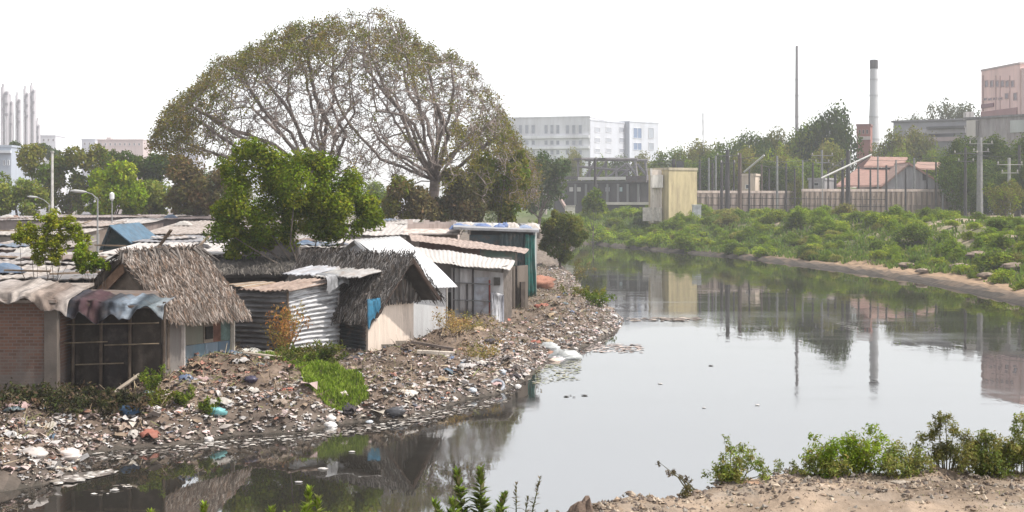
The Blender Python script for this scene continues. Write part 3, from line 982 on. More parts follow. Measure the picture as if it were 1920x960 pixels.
# odds and ends lying on the low roofs
rr = np.random.default_rng(77)
for i in range(46):
    h = H_[int(rr.integers(0, len(H_)))]
    px = rr.uniform(max(h[0], 5) + 4, h[1] - 4)
    f_ = rr.uniform(.15, .8)
    D = h[4] + h[5] * f_
    p = A((px - 960) * D / F, D, zat(h[2], h[4]) * (1 - f_) + zat(h[3], h[4] + h[5]) * f_)
    mb = MB()
    kind = i % 3
    if kind == 0:
        d_ = unit(A(rr.normal(), rr.normal(0, .4), .04))
        n_ = A(-d_[1], d_[0], 0) * .16
        L_ = rr.uniform(1.0, 2.4)
        mb.slab([p + A(0, 0, .03), p + d_ * L_ + A(0, 0, .03), p + d_ * L_ + n_ + A(0, 0, .03), p + n_ + A(0, 0, .03)], (0, 0, .07), A(.2, .15, .11) * rr.uniform(.5, 1.5))
        single(mb, 'loose_plank', MT['wood'], 'old plank weighing down a low roof in the settlement', 'plank', 'planks on the settlement roofs')
    elif kind == 1:
        nn = 8
        U, V = np.meshgrid(np.linspace(0, 1, nn), np.linspace(0, 1, nn), indexing='ij')
        hh = (np.sin(U * math.pi) * np.sin(V * math.pi)) ** .6
        s_ = rr.uniform(.4, .9)
        P = np.stack([p[0] + (U - .5) * s_ * 2, p[1] + (V - .5) * s_, p[2] + .02 + hh * s_ * .45 * (.7 + .5 * rr.random(U.shape))], -1)
        mb.grid(P, A(*[(.30, .28, .27), (.05, .05, .055), (.10, .14, .2), (.24, .16, .13), (.36, .34, .32)][int(rr.integers(0, 5))]), A(0, 0, -.03))
        single(mb, 'roof_bundle', MT['cloth'], 'bundle of cloth lying on a low roof in the settlement', 'bundle', 'bundles on the settlement roofs')
    else:
        a_, b_ = rr.uniform(.8, 1.8), rr.uniform(.5, 1.0)
        q4 = [p + A(-a_, -b_, .04), p + A(a_, -b_ + rr.normal(0, .2), .04), p + A(a_ * .9, b_, .1), p + A(-a_ * 1.1, b_, .1)]
        mb.corr(q4[0], q4[1], q4[3], q4[2], 7, .02, A(*[(.14, .10, .085), (.2, .2, .21), (.28, .26, .25), (.09, .12, .16)][int(rr.integers(0, 4))]), 0, .03, .04, .04, .3)
        single(mb, 'patch_sheet', MT['tin'], 'loose sheet patched onto a low roof in the settlement', 'sheet', 'loose sheets on the settlement roofs')

# ---------------------------------------------------------------- foliage
def rdir(r, n):
    d = r.normal(size=(n, 3))
    return d / np.linalg.norm(d, axis=1, keepdims=True)


def leaves(mb, cen, rad, n, size, pal, r, up=.5, asp=.55, shell=.55, cvar=.16):
    cen = np.asarray(cen, float)
    rad = np.asarray(rad, float)
    if rad.ndim == 1:
        rad = np.stack([rad] * 3, 1)
    pal = np.asarray(pal, float)
    wgt = (rad.mean(1)) ** 2
    ci = r.choice(len(cen), n, p=wgt / wgt.sum())
    cc = pal[r.integers(0, len(pal), len(cen))]
    d = rdir(r, n)
    rr = shell + (1 - shell) * r.random(n) ** .7
    rr *= .85 + .3 * r.random(n)
    P = cen[ci] + d * rad[ci] * rr[:, None]
    nm = rdir(r, n) + d * .6 + A(0, 0, up)
    nm /= np.linalg.norm(nm, axis=1, keepdims=True)
    t = np.cross(nm, rdir(r, n))
    t /= np.linalg.norm(t, axis=1, keepdims=True) + 1e-9
    b = np.cross(nm, t)
    s = size * (.55 + .9 * r.random(n))[:, None]
    Q = np.stack([P - t * s * .5, P + b * s * asp * .5 + nm * s * .06, P + t * s * .5, P - b * s * asp * .5 + nm * s * .06], 1)
    col = cc[ci] * (1 + cvar * r.normal(size=(n, 1))) * (1 + .08 * r.normal(size=(n, 3)))
    return mb.add(Q.reshape(-1, 3), np.arange(4 * n).reshape(-1, 4), np.clip(col * A(1.2, 1.06, .75), .004, .9))


def limbs(mb, base, cen, r, r0, c, fork=.35, k=6):
    """Trunk from base, then bent limbs towards each clump centre."""
    base = np.asarray(base, float)
    cen = np.asarray(cen, float)
    m = cen.mean(0)
    f = base + (m - base) * fork
    f[:2] = base[:2] + (m - base)[:2] * fork * .5
    mb.tube([base - A(0, 0, .4), base + A(0, 0, .05), (base + f) / 2 + A(*(r.normal(0, .04, 2) * r0 * 8), 0), f], [r0 * 1.5, r0 * 1.15, r0 * .9, r0 * .75], c, 8)
    if len(cen) > 9:
        cen = cen[r.permutation(len(cen))[:8]]
    for q in cen:
        mid = f + (q - f) * .5 + A(*r.normal(0, .08, 3)) * np.linalg.norm(q - f)
        mb.tube([f, f * .6 + mid * .4 + A(0, 0, .02), mid, q], [r0 * .55, r0 * .42, r0 * .28, r0 * .07], c, k)


G_LIME = [(.17, .25, .012), (.20, .28, .015), (.13, .21, .012), (.22, .29, .03)]
G_MID = [(.075, .125, .014), (.10, .155, .018), (.06, .105, .012), (.12, .17, .022)]
G_DARK = [(.04, .075, .014), (.055, .09, .016), (.035, .06, .014), (.07, .105, .02)]
G_OLIVE = [(.095, .12, .022), (.12, .135, .03), (.08, .10, .022), (.14, .15, .045)]
G_BROWN = [(.14, .12, .065), (.11, .10, .06), (.16, .13, .08), (.10, .10, .05)]
BARK = (.11, .09, .075)


DENS = 1.18
NLEAF = 1.9


def tree_px(label, D, clumps, n, size, pal, base, r0=.12, cat='tree', name='tree', group=None, seed=1, depth=1., fork=.35, m='leaf', sub=5, gsub=.5, up=.5, bark=BARK, shell=.5):
    """Tree whose crown clumps are (px, py, radius px); they are spread in depth too."""
    r = np.random.default_rng(seed)
    k = D / F
    C, R, main = [], [], []
    for i, (px, py, rp) in enumerate(clumps):
        for s in ((-1, 1) if len(clumps) < 9 else (1,)):
            dd = r.normal(0, .55) * rp * k * depth * s
            c = at(px, py, D) + A(0, dd, 0)
            main.append(c)
            for j in range(sub):
                e = rdir(r, 1)[0] * rp * k * .68 * r.uniform(.35, 1.15)
                C.append(c + e)
                R.append(rp * k * gsub * DENS * r.uniform(.65, 1.15))
    b = xy(*base) if len(base) == 2 else np.asarray(base, float)
    b[2] = gz(b[0], b[1])
    t = thing(name, label, cat, b, group)
    mb = MB()
    limbs(mb, b, main, r, r0, bark, fork)
    mb.build('trunk', MT['bark'], t, True)
    mb = MB()
    leaves(mb, C, R, int(n * NLEAF), size * .8, pal, r, up=up, shell=shell)
    mb.build('crown', MT[m], t)
    return t


# the big bare crowned tree: branches grown towards points in its dome
def colonize(att, pos, par, step, infl, kill, iters, r):
    pos = [np.asarray(p, float) for p in pos]
    par = list(par)
    att = att.copy()
    P = np.array(pos)
    d = np.linalg.norm(att[:, None] - P[None], axis=2)
    near = d.argmin(1)
    nd = d.min(1)
    for it in range(iters):
        act = nd < infl
        if not act.any():
            break
        acc = {}
        dirs = att[act] - P[near[act]]
        dirs /= np.linalg.norm(dirs, axis=1, keepdims=True)
        S = np.zeros_like(P)
        np.add.at(S, near[act], dirs)
        ids = np.unique(near[act])
        dv = S[ids] + r.normal(0, .25, (len(ids), 3)) + A(0, 0, -.05)
        dv /= np.linalg.norm(dv, axis=1, keepdims=True) + 1e-9
        NP = P[ids] + dv * step
        base = len(P)
        P = np.concatenate([P, NP])
        par += list(ids)
        d = np.linalg.norm(att[:, None] - NP[None], axis=2)
        j = d.argmin(1)
        dm = d.min(1)
        better = dm < nd
        near = np.where(better, base + j, near)
        nd = np.where(better, dm, nd)
        keep = nd > kill
        att, near, nd = att[keep], near[keep], nd[keep]
        if len(att) == 0 or len(P) > 42000:
            break
    return P, np.array(par)


def rain_tree():
    r = np.random.default_rng(5)
    D = 135.0
    k = D / F
    ox = [298, 320, 352, 420, 520, 570, 640, 700, 745, 800, 880, 930, 962, 1000, 1015]
    oy = [275, 215, 170, 103, 74, 44, 16, 18, 30, 66, 104, 170, 228, 300, 360]
    bx = [298, 360, 450, 560, 680, 800, 900, 1015]
    by = [290, 315, 330, 345, 340, 350, 395, 400]
    cand = []
    n = 10500
    px = r.uniform(298, 1012, n)
    top = np.interp(px, ox, oy) + 26 * fbm(px, px * 0, 60, 3)
    bot = np.interp(px, bx, by)
    yy = r.uniform(-1, 1, n)
    dm = np.sqrt(np.clip(1 - (yy * .98) ** 2, 0, 1))
    hw = np.sqrt(np.clip(1 - ((px - 655) / 375) ** 2, 0.05, 1))
    s = r.random(n) ** .5
    s = np.where(r.random(n) < .35, .75 + .25 * r.random(n), s)
    # a shell: lower points only near the rim
    rim = np.maximum(np.abs(px - 655) / 360, np.abs(yy))
    ok = (s > .22 - .5 * np.maximum(rim - .3, 0))
    py = bot + (top - bot) * s * (.38 + .62 * dm)
    att = np.stack([(px - 960) * k, D + yy * 14.5 * hw, CH - (py - HZ) * k], 1)[ok]
    m_ = 1300
    px2, py2 = r.uniform(610, 800, m_), r.uniform(90, 345, m_)
    att = np.concatenate([att, np.stack([(px2 - 960) * k, D + r.uniform(-9, 9, m_), CH - (py2 - HZ) * k], 1)])
    g = 1.6
    b1, b2 = xy(812, D, g), xy(625, D + 2, g)
    pos, par = [b1], [-1]

    def chain(start, pts):
        cur = start
        p0 = np.array(pos[start])
        for q in pts:
            q = np.asarray(q, float)
            m = max(1, int(np.linalg.norm(q - p0) / .7))
            for i in range(1, m + 1):
                pos.append(p0 + (q - p0) * i / m + r.normal(0, .04, 3))
                par.append(cur)
                cur = len(pos) - 1
            p0 = q
        return cur
    h = lambda px, py, dy: at(px, py, D) + A(0, dy, 0)
    f = chain(0, [h(812, 385, 0), h(815, 340, 0)])
    for pts in ([h(780, 290, 1), h(745, 235, 2.5), h(700, 170, 4)], [h(800, 270, -2), h(790, 190, -3.5), h(770, 120, -5)], [h(850, 290, 2), h(890, 235, 3), h(905, 190, 5)],
                [h(868, 310, -3), h(930, 262, -5)], [h(720, 300, -3), h(660, 230, -5), h(630, 160, -6)], [h(850, 330, 4), h(920, 320, 8)]):
        chain(f, pts)
    pos.append(b2)
    par.append(-1)
    f2 = chain(len(pos) - 1, [h(618, 380, 2), h(600, 350, 2)])
    for pts in ([h(560, 300, 1), h(520, 240, 0), h(480, 180, -2)], [h(500, 310, -3), h(430, 260, -4), h(380, 225, -4)], [h(590, 280, 4), h(570, 200, 6), h(560, 130, 4)],
                [h(520, 300, 6), h(450, 250, 9)], [h(480, 330, 1), h(400, 290, 1)], [h(640, 290, -2), h(620, 200, -6)]):
        chain(f2, pts)
    for k_, (src, tg) in enumerate([(f, q) for q in ((720, 215, -7), (680, 120, 0), (745, 110, 7), (800, 95, 2), (850, 130, -6), (870, 180, 8), (935, 215, 0), (960, 300, 4), (760, 250, 9), (830, 210, -9), (790, 150, 10), (900, 260, 11), (690, 260, 5))] +
                                   [(f2, q) for q in ((620, 110, 2), (590, 90, -7), (520, 120, 7), (530, 170, -8), (450, 150, 3), (440, 190, 9), (360, 200, 0), (410, 215, -10), (330, 265, 2), (560, 230, 11), (500, 210, 4), (640, 190, 8), (675, 270, 3), (668, 165, -4), (655, 235, -9), (690, 320, 1))] + [(f, q) for q in ((700, 300, -1), (690, 205, 3), (715, 255, -8), (700, 110, -3), (720, 160, 11), (735, 330, 3))]):
        s0 = np.array(pos[src])
        q = h(*tg)
        mid = s0 + (q - s0) * A(.38, .5, .5) + r.normal(0, .6, 3)
        q1 = s0 + (mid - s0) * .5 + r.normal(0, .25, 3)
        chain(src, [q1, mid, (mid + q) / 2 + r.normal(0, .5, 3), q])
    P, par = colonize(att, pos, par, .5, 6.5, .62, 150, r)
    n = len(P)
    w = np.zeros(n)
    kids = np.zeros(n, int)
    for i in range(n):
        if par[i] >= 0:
            kids[par[i]] += 1
    E = 2.55
    w[kids == 0] = .028 ** E
    for i in range(n - 1, -1, -1):
        if par[i] >= 0:
            w[par[i]] += w[i]
    rad = np.maximum(w, .028 ** E) ** (1 / E)
    i = np.where(par >= 0)[0]
    t = thing('spreading_tree', 'huge broad domed tree with bare grey branches and thin olive leaves', 'tree', b1)
    mb = MB()
    comp_ = np.zeros(n, int)
    for j in range(n):
        comp_[j] = (0 if j == 0 else 1) if par[j] < 0 else comp_[par[j]]
    big = i[rad[i] > .09]
    sml = i[rad[i] <= .09]
    for g_ in (0, 1):
        q_ = big[comp_[big] == g_]
        mb = MB()
        mb.edges(P[par[q_]], P[q_], np.minimum(rad[par[q_]], rad[q_] * 1.15), rad[q_], (.15, .125, .115), 7)
        mb.build('trunk', MT['bark'], t, True)
    mb = MB()
    mb.edges(P[par[sml]], P[sml], np.minimum(rad[par[sml]], rad[sml] * 1.2), rad[sml], (.2, .165, .15), 3)
    # fine twigs on the ends
    tips = np.where(rad < .06)[0]
    tp = P[np.repeat(tips, 2)]
    dv = rdir(r, len(tp)) + A(0, 0, .35)
    mb.edges(tp, tp + dv * (.3 + .7 * r.random((len(tp), 1))), np.full(len(tp), .02), np.full(len(tp), .009), (.17, .14, .125), 3)
    mb.build('twigs', MT['bark'], t)
    # leaves: thick near the top of the dome, thin inside
    px = 960 + P[tips, 0] / P[tips, 1] * F
    py = HZ - (P[tips, 2] - CH) * F / P[tips, 1]
    hgt = (np.interp(px, bx, by) - py) / np.maximum(np.interp(px, bx, by) - np.interp(px, ox, oy), 20)
    rim = np.clip(np.maximum(hgt, np.abs(px - 655) / 350), 0, 1.1)
    pr = np.clip((rim - .5) / .42, .09, 1) ** 1.5
    right_low = (px > 830) & (py > 230)
    pr = np.where(right_low, np.maximum(pr, .8), pr)
    pr = pr * np.clip(.62 + 2.2 * fbm(P[tips, 0] + P[tips, 1] * .7, P[tips, 2], 4.5, 2), .12, 1.5)
    sel = tips[r.random(len(tips)) < pr]
    mb = MB()
    leaves(mb, P[sel], np.full(len(sel), .7), LEAF_N, .21, [(.115, .125, .028), (.14, .14, .04), (.10, .115, .025), (.15, .13, .055), (.09, .11, .022)], r, shell=.1)
    mb.build('crown', MT['leaf'], t)


LEAF_N = 62000
rain_tree()

# bushy green tree among the shacks
tree_px('bushy bright green tree with a short dark trunk between the shacks', 66,
        [(455, 285, 36), (500, 300, 42), (545, 312, 34), (445, 335, 40), (500, 350, 50), (560, 350, 45), (605, 330, 36), (625, 300, 18), (440, 395, 42), (490, 410, 45), (545, 400, 45), (600, 385, 45), (650, 375, 40), (690, 395, 30),
         (705, 412, 20), (640, 415, 32), (420, 430, 34), (430, 465, 28), (470, 450, 34), (600, 425, 30), (670, 425, 20), (480, 275, 22), (425, 310, 22), (410, 400, 22), (540, 440, 28), (500, 445, 30), (625, 440, 24), (450, 435, 34), (575, 425, 26), (655, 345, 32), (590, 300, 34), (590, 355, 42), (570, 395, 36), (680, 380, 30), (640, 395, 36), (610, 415, 30), (690, 410, 26)],
        30000, .185, [(.08, .125, .012), (.10, .155, .014), (.125, .18, .018), (.06, .10, .010), (.16, .205, .025)], (574, 65), .16, seed=3, name='bushy_tree', sub=8, gsub=.5, fork=.42, up=.7)
# small yellowish tree near the left edge
tree_px('small yellow green tree with upright wispy branches behind the brick shack', 52,
        [(60, 435, 32), (95, 418, 32), (130, 428, 30), (152, 448, 22), (36, 440, 22), (85, 460, 32), (112, 455, 28), (75, 482, 20), (105, 480, 20)],
        5200, .13, [(.17, .22, .025), (.2, .24, .03), (.14, .19, .02)], (78, 52), .05, seed=4, name='small_tree', sub=22, gsub=.26, fork=.3, shell=.1, up=1.2)
tree_px('low green bush at the roof edge right of the small yellowish tree', 50, [(160, 475, 20), (180, 492, 18), (195, 498, 12), (150, 500, 14)], 1500, .15, G_MID[1:] + G_LIME[:1], (175, 50), .04, 'bush', 'bush', seed=5, shell=.2)
# lime trees and the darker trees behind the settlement
tree_px('lime green rounded tree behind the roofs beside the street lamp', 158, [(190, 340, 36), (225, 335, 36), (200, 375, 34), (250, 365, 34), (230, 318, 18), (165, 365, 20), (195, 396, 22), (240, 394, 22), (165, 390, 14)], 5200, .5, G_LIME, (205, 160), .2, seed=6)
tree_px('paler green tree touching the lime green rounded tree', 162, [(290, 352, 30), (310, 372, 24), (275, 375, 24), (325, 360, 12), (300, 395, 18), (275, 395, 16)], 3000, .5, [(.14, .19, .05), (.12, .17, .045), (.16, .2, .06)], (292, 163), .2, seed=7)
tree_px('lime green tree at the left edge of the settlement', 165, [(-10, 360, 34), (25, 365, 30), (60, 362, 28), (80, 372, 14), (10, 390, 20), (50, 390, 20), (-20, 385, 20)], 3600, .5, [(.13, .18, .035), (.16, .2, .045), (.11, .16, .035)], (35, 166), .2, seed=8)
tree_px('dark olive tree behind the thin white pole', 200, [(60, 310, 32), (110, 300, 32), (150, 300, 34), (175, 330, 34), (95, 340, 36), (140, 350, 30), (190, 298, 26), (120, 380, 24), (90, 375, 20), (150, 385, 18)], 6000, .6, G_OLIVE[:3] + G_MID[:1], (120, 203), .3, seed=9)
tree_px('dark green tree behind the lime green rounded tree', 210, [(220, 300, 24), (260, 312, 26), (300, 305, 28), (325, 315, 24), (285, 330, 28)], 4200, .6, G_DARK, (270, 212), .3, seed=10)
tree_px('brownish olive tree under the left side of the big domed tree', 150, [(350, 330, 34), (375, 360, 34), (410, 345, 30), (340, 370, 26), (395, 385, 24), (340, 310, 18), (360, 395, 18), (335, 392, 14)], 4600, .5, G_BROWN, (375, 151), .2, seed=12)
tree_px('dark hazy tree far behind the left edge buildings', 330, [(40, 285, 18), (75, 282, 16), (100, 290, 16), (15, 290, 16)], 2200, .9, G_DARK, (58, 332), .4, seed=13)
# thicket under the big tree
for i, (cl, n, pal, l, px) in enumerate((
        ([(750, 350, 30), (790, 380, 34), (770, 400, 24), (735, 390, 26)], 3400, G_BROWN[:2] + G_OLIVE[:2], 'brown thicket left of the big bare trunk', 760),
        ([(860, 370, 38), (830, 395, 28), (890, 395, 30), (850, 335, 24)], 4200, [(.06, .065, .035), (.08, .075, .045), (.05, .055, .03), (.10, .09, .06)], 'dark brown thicket at the foot of the big bare trunk', 850),
        ([(930, 360, 40), (960, 330, 32), (910, 320, 30), (945, 395, 28), (975, 300, 22)], 5200, G_OLIVE[:3] + G_MID[:1], 'dark olive thicket right of the big bare trunk', 935))):
    tree_px(l, 124 + 3 * i, cl, n, .42, pal, (px, 124 + 3 * i), .12, 'thicket', 'thicket', seed=20 + i, fork=.2)
tree_px('tall hazy blue green tree between the thicket and the factory shed', 215, [(985, 330, 28), (1015, 315, 28), (1045, 320, 26), (1000, 365, 32), (965, 375, 26), (1040, 355, 22), (1060, 310, 14)], 5200, .6, [(.05, .085, .04), (.07, .10, .04), (.06, .09, .05)], (1010, 217), .25, seed=25)
tree_px('round teal bush in front of the hazy blue green tree', 232, [(1012, 378, 16), (1025, 384, 12), (1000, 388, 12)], 1300, .55, [(.05, .085, .04), (.045, .08, .035)], (1012, 232), .1, 'bush', 'bush', seed=26)
tree_px('round green bush in front of the dark factory shed', 238, [(1112, 372, 17), (1102, 384, 14), (1124, 386, 14)], 1600, .55, G_MID, (1112, 239), .1, 'bush', 'bush', seed=27)
tree_px('dark rounded shrub standing on the left bank past the green shack', 132, [(1035, 425, 24), (1065, 430, 28), (1050, 455, 28), (1080, 450, 24), (1030, 455, 22), (1060, 475, 16), (1090, 445, 14), (1045, 410, 14), (1020, 435, 12)], 6500, .32, [(.06, .085, .02), (.085, .115, .025), (.11, .13, .03), (.05, .07, .018)], (1050, 132), .14, 'shrub', 'shrub', seed=28, fork=.25, up=.7)

# ---------------------------------------------------------------- copied trees of the far belt
def tree_template(seed, pal, nc, nl, ls, open_=0., flat=.8):
    r = np.random.default_rng(seed)
    d = rdir(r, nc)
    d[:, 2] = np.abs(d[:, 2]) * 1.1 - .25
    cen = d * (.45 + .35 * r.random((nc, 1))) * A(1, 1, flat) + A(0, 0, 1.15)
    t = thing('far_tree', 'tree', 'tree', (0, 0, 0))
    mb = MB()
    limbs(mb, (0, 0, 0), cen, r, .06, BARK, .4, 5)
    mb.build('trunk', MT['bark'], t, True)
    C, R = [], []
    for c in cen:
        for j in range(6):
            C.append(c + rdir(r, 1)[0] * .24)
            R.append(r.uniform(.15, .29) * (1 - open_ * .45))
    if not open_:
        for j in range(26):
            q = rdir(r, 1)[0] * A(.62, .62, .55) + A(0, 0, .85)
            C.append(q)
            R.append(r.uniform(.2, .32))
    mb = MB()
    leaves(mb, C, R, int(nl * 1.7), ls * .82, pal, r, up=.8, shell=.45)
    mb.build('crown', MT['leafvar'], t)
    return t


TPL = [tree_template(51, G_MID, 13, 4200, .10), tree_template(52, G_DARK, 14, 4600, .10), tree_template(53, G_OLIVE, 12, 4200, .10), tree_template(54, G_LIME[:1] + G_OLIVE[1:], 11, 3600, .1),
       tree_template(55, [(.08, .10, .06), (.1, .115, .07)], 13, 2000, .08, .6, .6)]
_used = set()


def far_tree(k, px, pytop, wpx, D, label, group=None, name='far_tree', zf=1., cat='tree'):
    s = TPL[k]
    o = s if k not in _used else dup(s)
    _used.add(k)
    x, y = xy(px, D)[:2]
    g = gz(x, y)
    h = zat(pytop, D) - g
    r = wpx * D / F / 2
    o.location = (x, y, g - .1)
    o.scale = (r / .92, r / .92, h / 1.92 * zf)
    o.rotation_euler = (0, 0, rnd.uniform(0, 6.28))
    o.name = name
    tag(o, label, cat, group)
    return o


FB = 'trees of the green belt behind the railway'
FL = 'green tree in the dense belt behind the railway posts'
for a in ((0, 1255, 268, 90, 345), (2, 1310, 262, 90, 335), (0, 1365, 248, 96, 325), (1, 1415, 247, 90, 318), (2, 1455, 240, 90, 322), (0, 1500, 232, 96, 315), (3, 1465, 262, 70, 290), (2, 1400, 275, 80, 295), (1, 1340, 285, 80, 300),
          (0, 1290, 290, 80, 310), (1, 1440, 300, 90, 282), (0, 1510, 290, 90, 284), (2, 1555, 262, 80, 300)):
    far_tree(*a, FL, FB)
far_tree(1, 1560, 196, 105, 312, 'tallest dark green tree of the belt beside the white chimney')
far_tree(1, 1520, 222, 90, 318, 'dark tree left of the tallest tree beside the chimney')
far_tree(3, 1668, 232, 80, 318, 'yellowish green tree just right of the white chimney')
far_tree(2, 1715, 238, 80, 322, 'pale olive tree in front of the long grey building', None)
far_tree(0, 1690, 275, 90, 300, 'hazy green tree behind the red tiled roof')
far_tree(0, 1755, 268, 80, 300, 'green tree behind the right end of the red tiled roof')
far_tree(4, 1715, 190, 85, 420, 'hazy grey green tree on the far rise left of the airy tree')
far_tree(4, 1785, 158, 105, 415, 'tall airy hazy tree standing above the long grey building')
for a, l in (((1, 1800, 262, 90, 250), 'dark green tree left of the thick grey pylon'), ((1, 1870, 255, 110, 245), 'dark tree below the concrete block at the right edge'),
             ((1, 1925, 250, 110, 250), 'olive tree cut off by the right edge'), ((1, 1840, 300, 90, 238), 'dark bushy tree behind the thick grey pylon'), ((1, 1905, 300, 100, 236), 'dark green tree behind the rightmost railway posts')):
    far_tree(*a, l)
for a in ((1, 1790, 290, 80, 228), (1, 1822, 275, 80, 246), (1, 1880, 320, 90, 226), (1, 1935, 300, 90, 222), (1, 1822, 256, 110, 262), (1, 1850, 258, 140, 262), (1, 1915, 262, 140, 260)):
    far_tree(*a, 'dark bushy tree in the dense stand at the right edge', 'dense dark trees at the right edge')
far_tree(3, 1885, 332, 70, 205, 'light green leafy tree at the right edge near the bank')
far_tree(3, 1497, 326, 42, 262, 'small light green tree in front of the compound wall')
for a in ((2, 985, 285, 60, 420), (0, 1040, 288, 64, 425), (2, 1075, 278, 50, 430), (0, 1120, 290, 60, 420), (1, 1160, 292, 60, 425), (2, 1205, 285, 64, 420)):
    far_tree(*a, 'hazy tree in front of the far white office building', 'trees before the white office building')
for a in ((1, 380, 320, 80, 260), (2, 440, 325, 80, 255), (0, 700, 330, 90, 250), (2, 880, 318, 90, 240), (0, 940, 305, 90, 260)):
    far_tree(*a, 'hazy tree seen through the big domed tree', 'trees behind the big domed tree')

# ---------------------------------------------------------------- bushes on the far bank
def bush_template(seed, pal):
    r = np.random.default_rng(seed)
    nc = 16
    d = rdir(r, nc)
    d[:, 2] = np.abs(d[:, 2])
    cen = d * A(.62, .62, .62) * (.6 + .5 * r.random((nc, 1))) + A(0, 0, .18)
    mb = MB()
    leaves(mb, cen, .22 + .2 * r.random(nc), 3000, .115, pal, r, up=1.7, shell=.55)
    o = mb.build('bank_bush', MT['leafvar'])
    return o


BT = [bush_template(61, [(.15, .23, .02), (.18, .26, .025), (.125, .20, .018)]), bush_template(62, [(.115, .19, .016), (.10, .165, .016), (.15, .22, .02)]),
      bush_template(63, [(.19, .26, .028), (.21, .28, .03), (.15, .225, .024)]), bush_template(64, [(.06, .105, .018), (.08, .125, .02)]), bush_template(65, [(.17, .19, .055), (.19, .2, .065), (.14, .165, .045)])]
r = np.random.default_rng(70)
cnt = 0
bx_, by_ = [], []
tries = 0
first = set()
while cnt < 285 and tries < 30000:
    tries += 1
    D = 92 + 178 * r.random() ** .9
    px = r.uniform(940, 1960)
    x, y = xy(px, D)[:2]
    dd, ins = river(np.array([x]), np.array([y]))
    if ins[0] or x < centre(y) - 2 or dd[0] > 26 or dd[0] < .5:
        continue
    bare = max(0, min(1, (px - 1380) / 250)) * 3.2       # the earth edge widens to the right
    if dd[0] < .5 + bare * (.7 + .6 * r.random()):
        continue
    if px > 1700 and dd[0] > 13 and r.random() < .75:
        continue
    rad = r.uniform(.7, 1.7) + .9 * (r.random() < .25) * (1.05 if dd[0] < 10 else .75)
    if any((x - a) ** 2 + (y - b) ** 2 < (.7 * rad + .45) ** 2 for a, b in zip(bx_, by_)):
        continue
    k = int(r.choice(5, p=[.3, .25, .2, .13, .12]))
    o = BT[k] if k not in first else BT[k].copy()
    if k in first:
        COL.objects.link(o)
    first.add(k)
    o.location = (x, y, gz(x, y) - .15)
    o.scale = (rad * r.uniform(.9, 1.3), rad * r.uniform(.9, 1.3), rad * r.uniform(.75, 1.15))
    o.rotation_euler = (0, 0, r.uniform(0, 6.28))
    tag(o, 'leafy green bush in the dense scrub along the far bank', 'bush', 'bushes along the far bank')
    bx_.append(x)
    by_.append(y)
    cnt += 1
print('bushes', cnt, tries)
for (px, py, wpx, D, l) in ((1685, 385, 80, 178, 'large bright green bush on top of the bank before the compound wall'), (1640, 402, 60, 185, 'rounded green bush left of the large bright bush on the bank top')):
    o = BT[1].copy()
    COL.objects.link(o)
    p = at(px, py, D)
    g = gz(p[0], p[1])
    s = wpx * D / F / 2
    o.location = (p[0], p[1], g - .2)
    o.scale = (s, s, (p[2] - g) * 1.0)
    tag(o, l, 'bush')

for i in range(26):
    px = 1178 + i * 25 + r.uniform(-8, 8)
    D = r.uniform(222, 236)
    k = int(r.integers(0, 5))
    o = BT[k].copy()
    COL.objects.link(o)
    x, y = xy(px, D)[:2]
    s = r.uniform(1.0, 1.9)
    o.location = (x, y, gz(x, y) - .15)
    o.scale = (s * 1.3, s * 1.2, s * r.uniform(.6, .95))
    o.rotation_euler = (0, 0, r.uniform(0, 6))
    tag(o, 'leafy green bush on the bank top before the railway posts', 'bush', 'bushes along the bank top')

for px, D, h_, w__ in ((1228, 238, 1.5, 2.2), (1252, 236, 1.9, 2.0), (1278, 237, 1.7, 2.2), (1300, 234, 1.6, 1.8)):
    o = BT[3 if px == 1252 else 0].copy()
    COL.objects.link(o)
    x, y = xy(px, D)[:2]
    o.location = (x, y, gz(x, y) - .15)
    o.scale = (w__, w__, h_)
    tag(o, 'leafy green bush at the foot of the yellow block', 'bush', 'bushes at the foot of the yellow block')

# grass and creepers between the bushes: nobody could count it
r = np.random.default_rng(71)
n = 130000
D = 88 + 185 * r.random(n)
px = r.uniform(930, 1980, n)
x = (px - 960) * D / F
hh, dd, ins, wr, wn, n1, n2 = ground(x, D, True)
bare = np.clip((px - 1380) / 250, 0, 1) * 3.0
ok = (~ins) & (wr > .5) & (dd > .6 + bare * (1 + n1)) & (dd < 40) & ~((px > 1690) & (dd > 10) & (n1 + .3 * n2 > .0))
x, y, z = x[ok], D[ok], hh[ok]
m = len(x)
ang = r.random(m) * math.pi
wd = .06 + .12 * r.random(m)
ht = .2 + .45 * r.random(m)
dx = np.stack([np.cos(ang) * wd, np.sin(ang) * wd, 0 * x], 1)
b = np.stack([x, y, z - .05], 1)
tp = b + np.stack([r.normal(0, .2, m), r.normal(0, .2, m), ht], 1)
Q = np.stack([b - dx * .35, b + dx * .35, tp + dx * .8, tp - dx * .6 + A(0, 0, .1)], 1)
pal = np.array([(.12, .19, .025), (.15, .21, .03), (.10, .155, .022), (.18, .19, .06), (.09, .14, .022)])
cc = pal[r.integers(0, 5, m)] * (.8 + .4 * r.random((m, 1)))
o = MB().add(Q.reshape(-1, 3), np.arange(4 * m).reshape(-1, 4), cc).build('bank_grass', MT['leaf'])
o['kind'] = 'stuff'
tag(o, 'green grass and creepers covering the far bank between the bushes', 'grass')

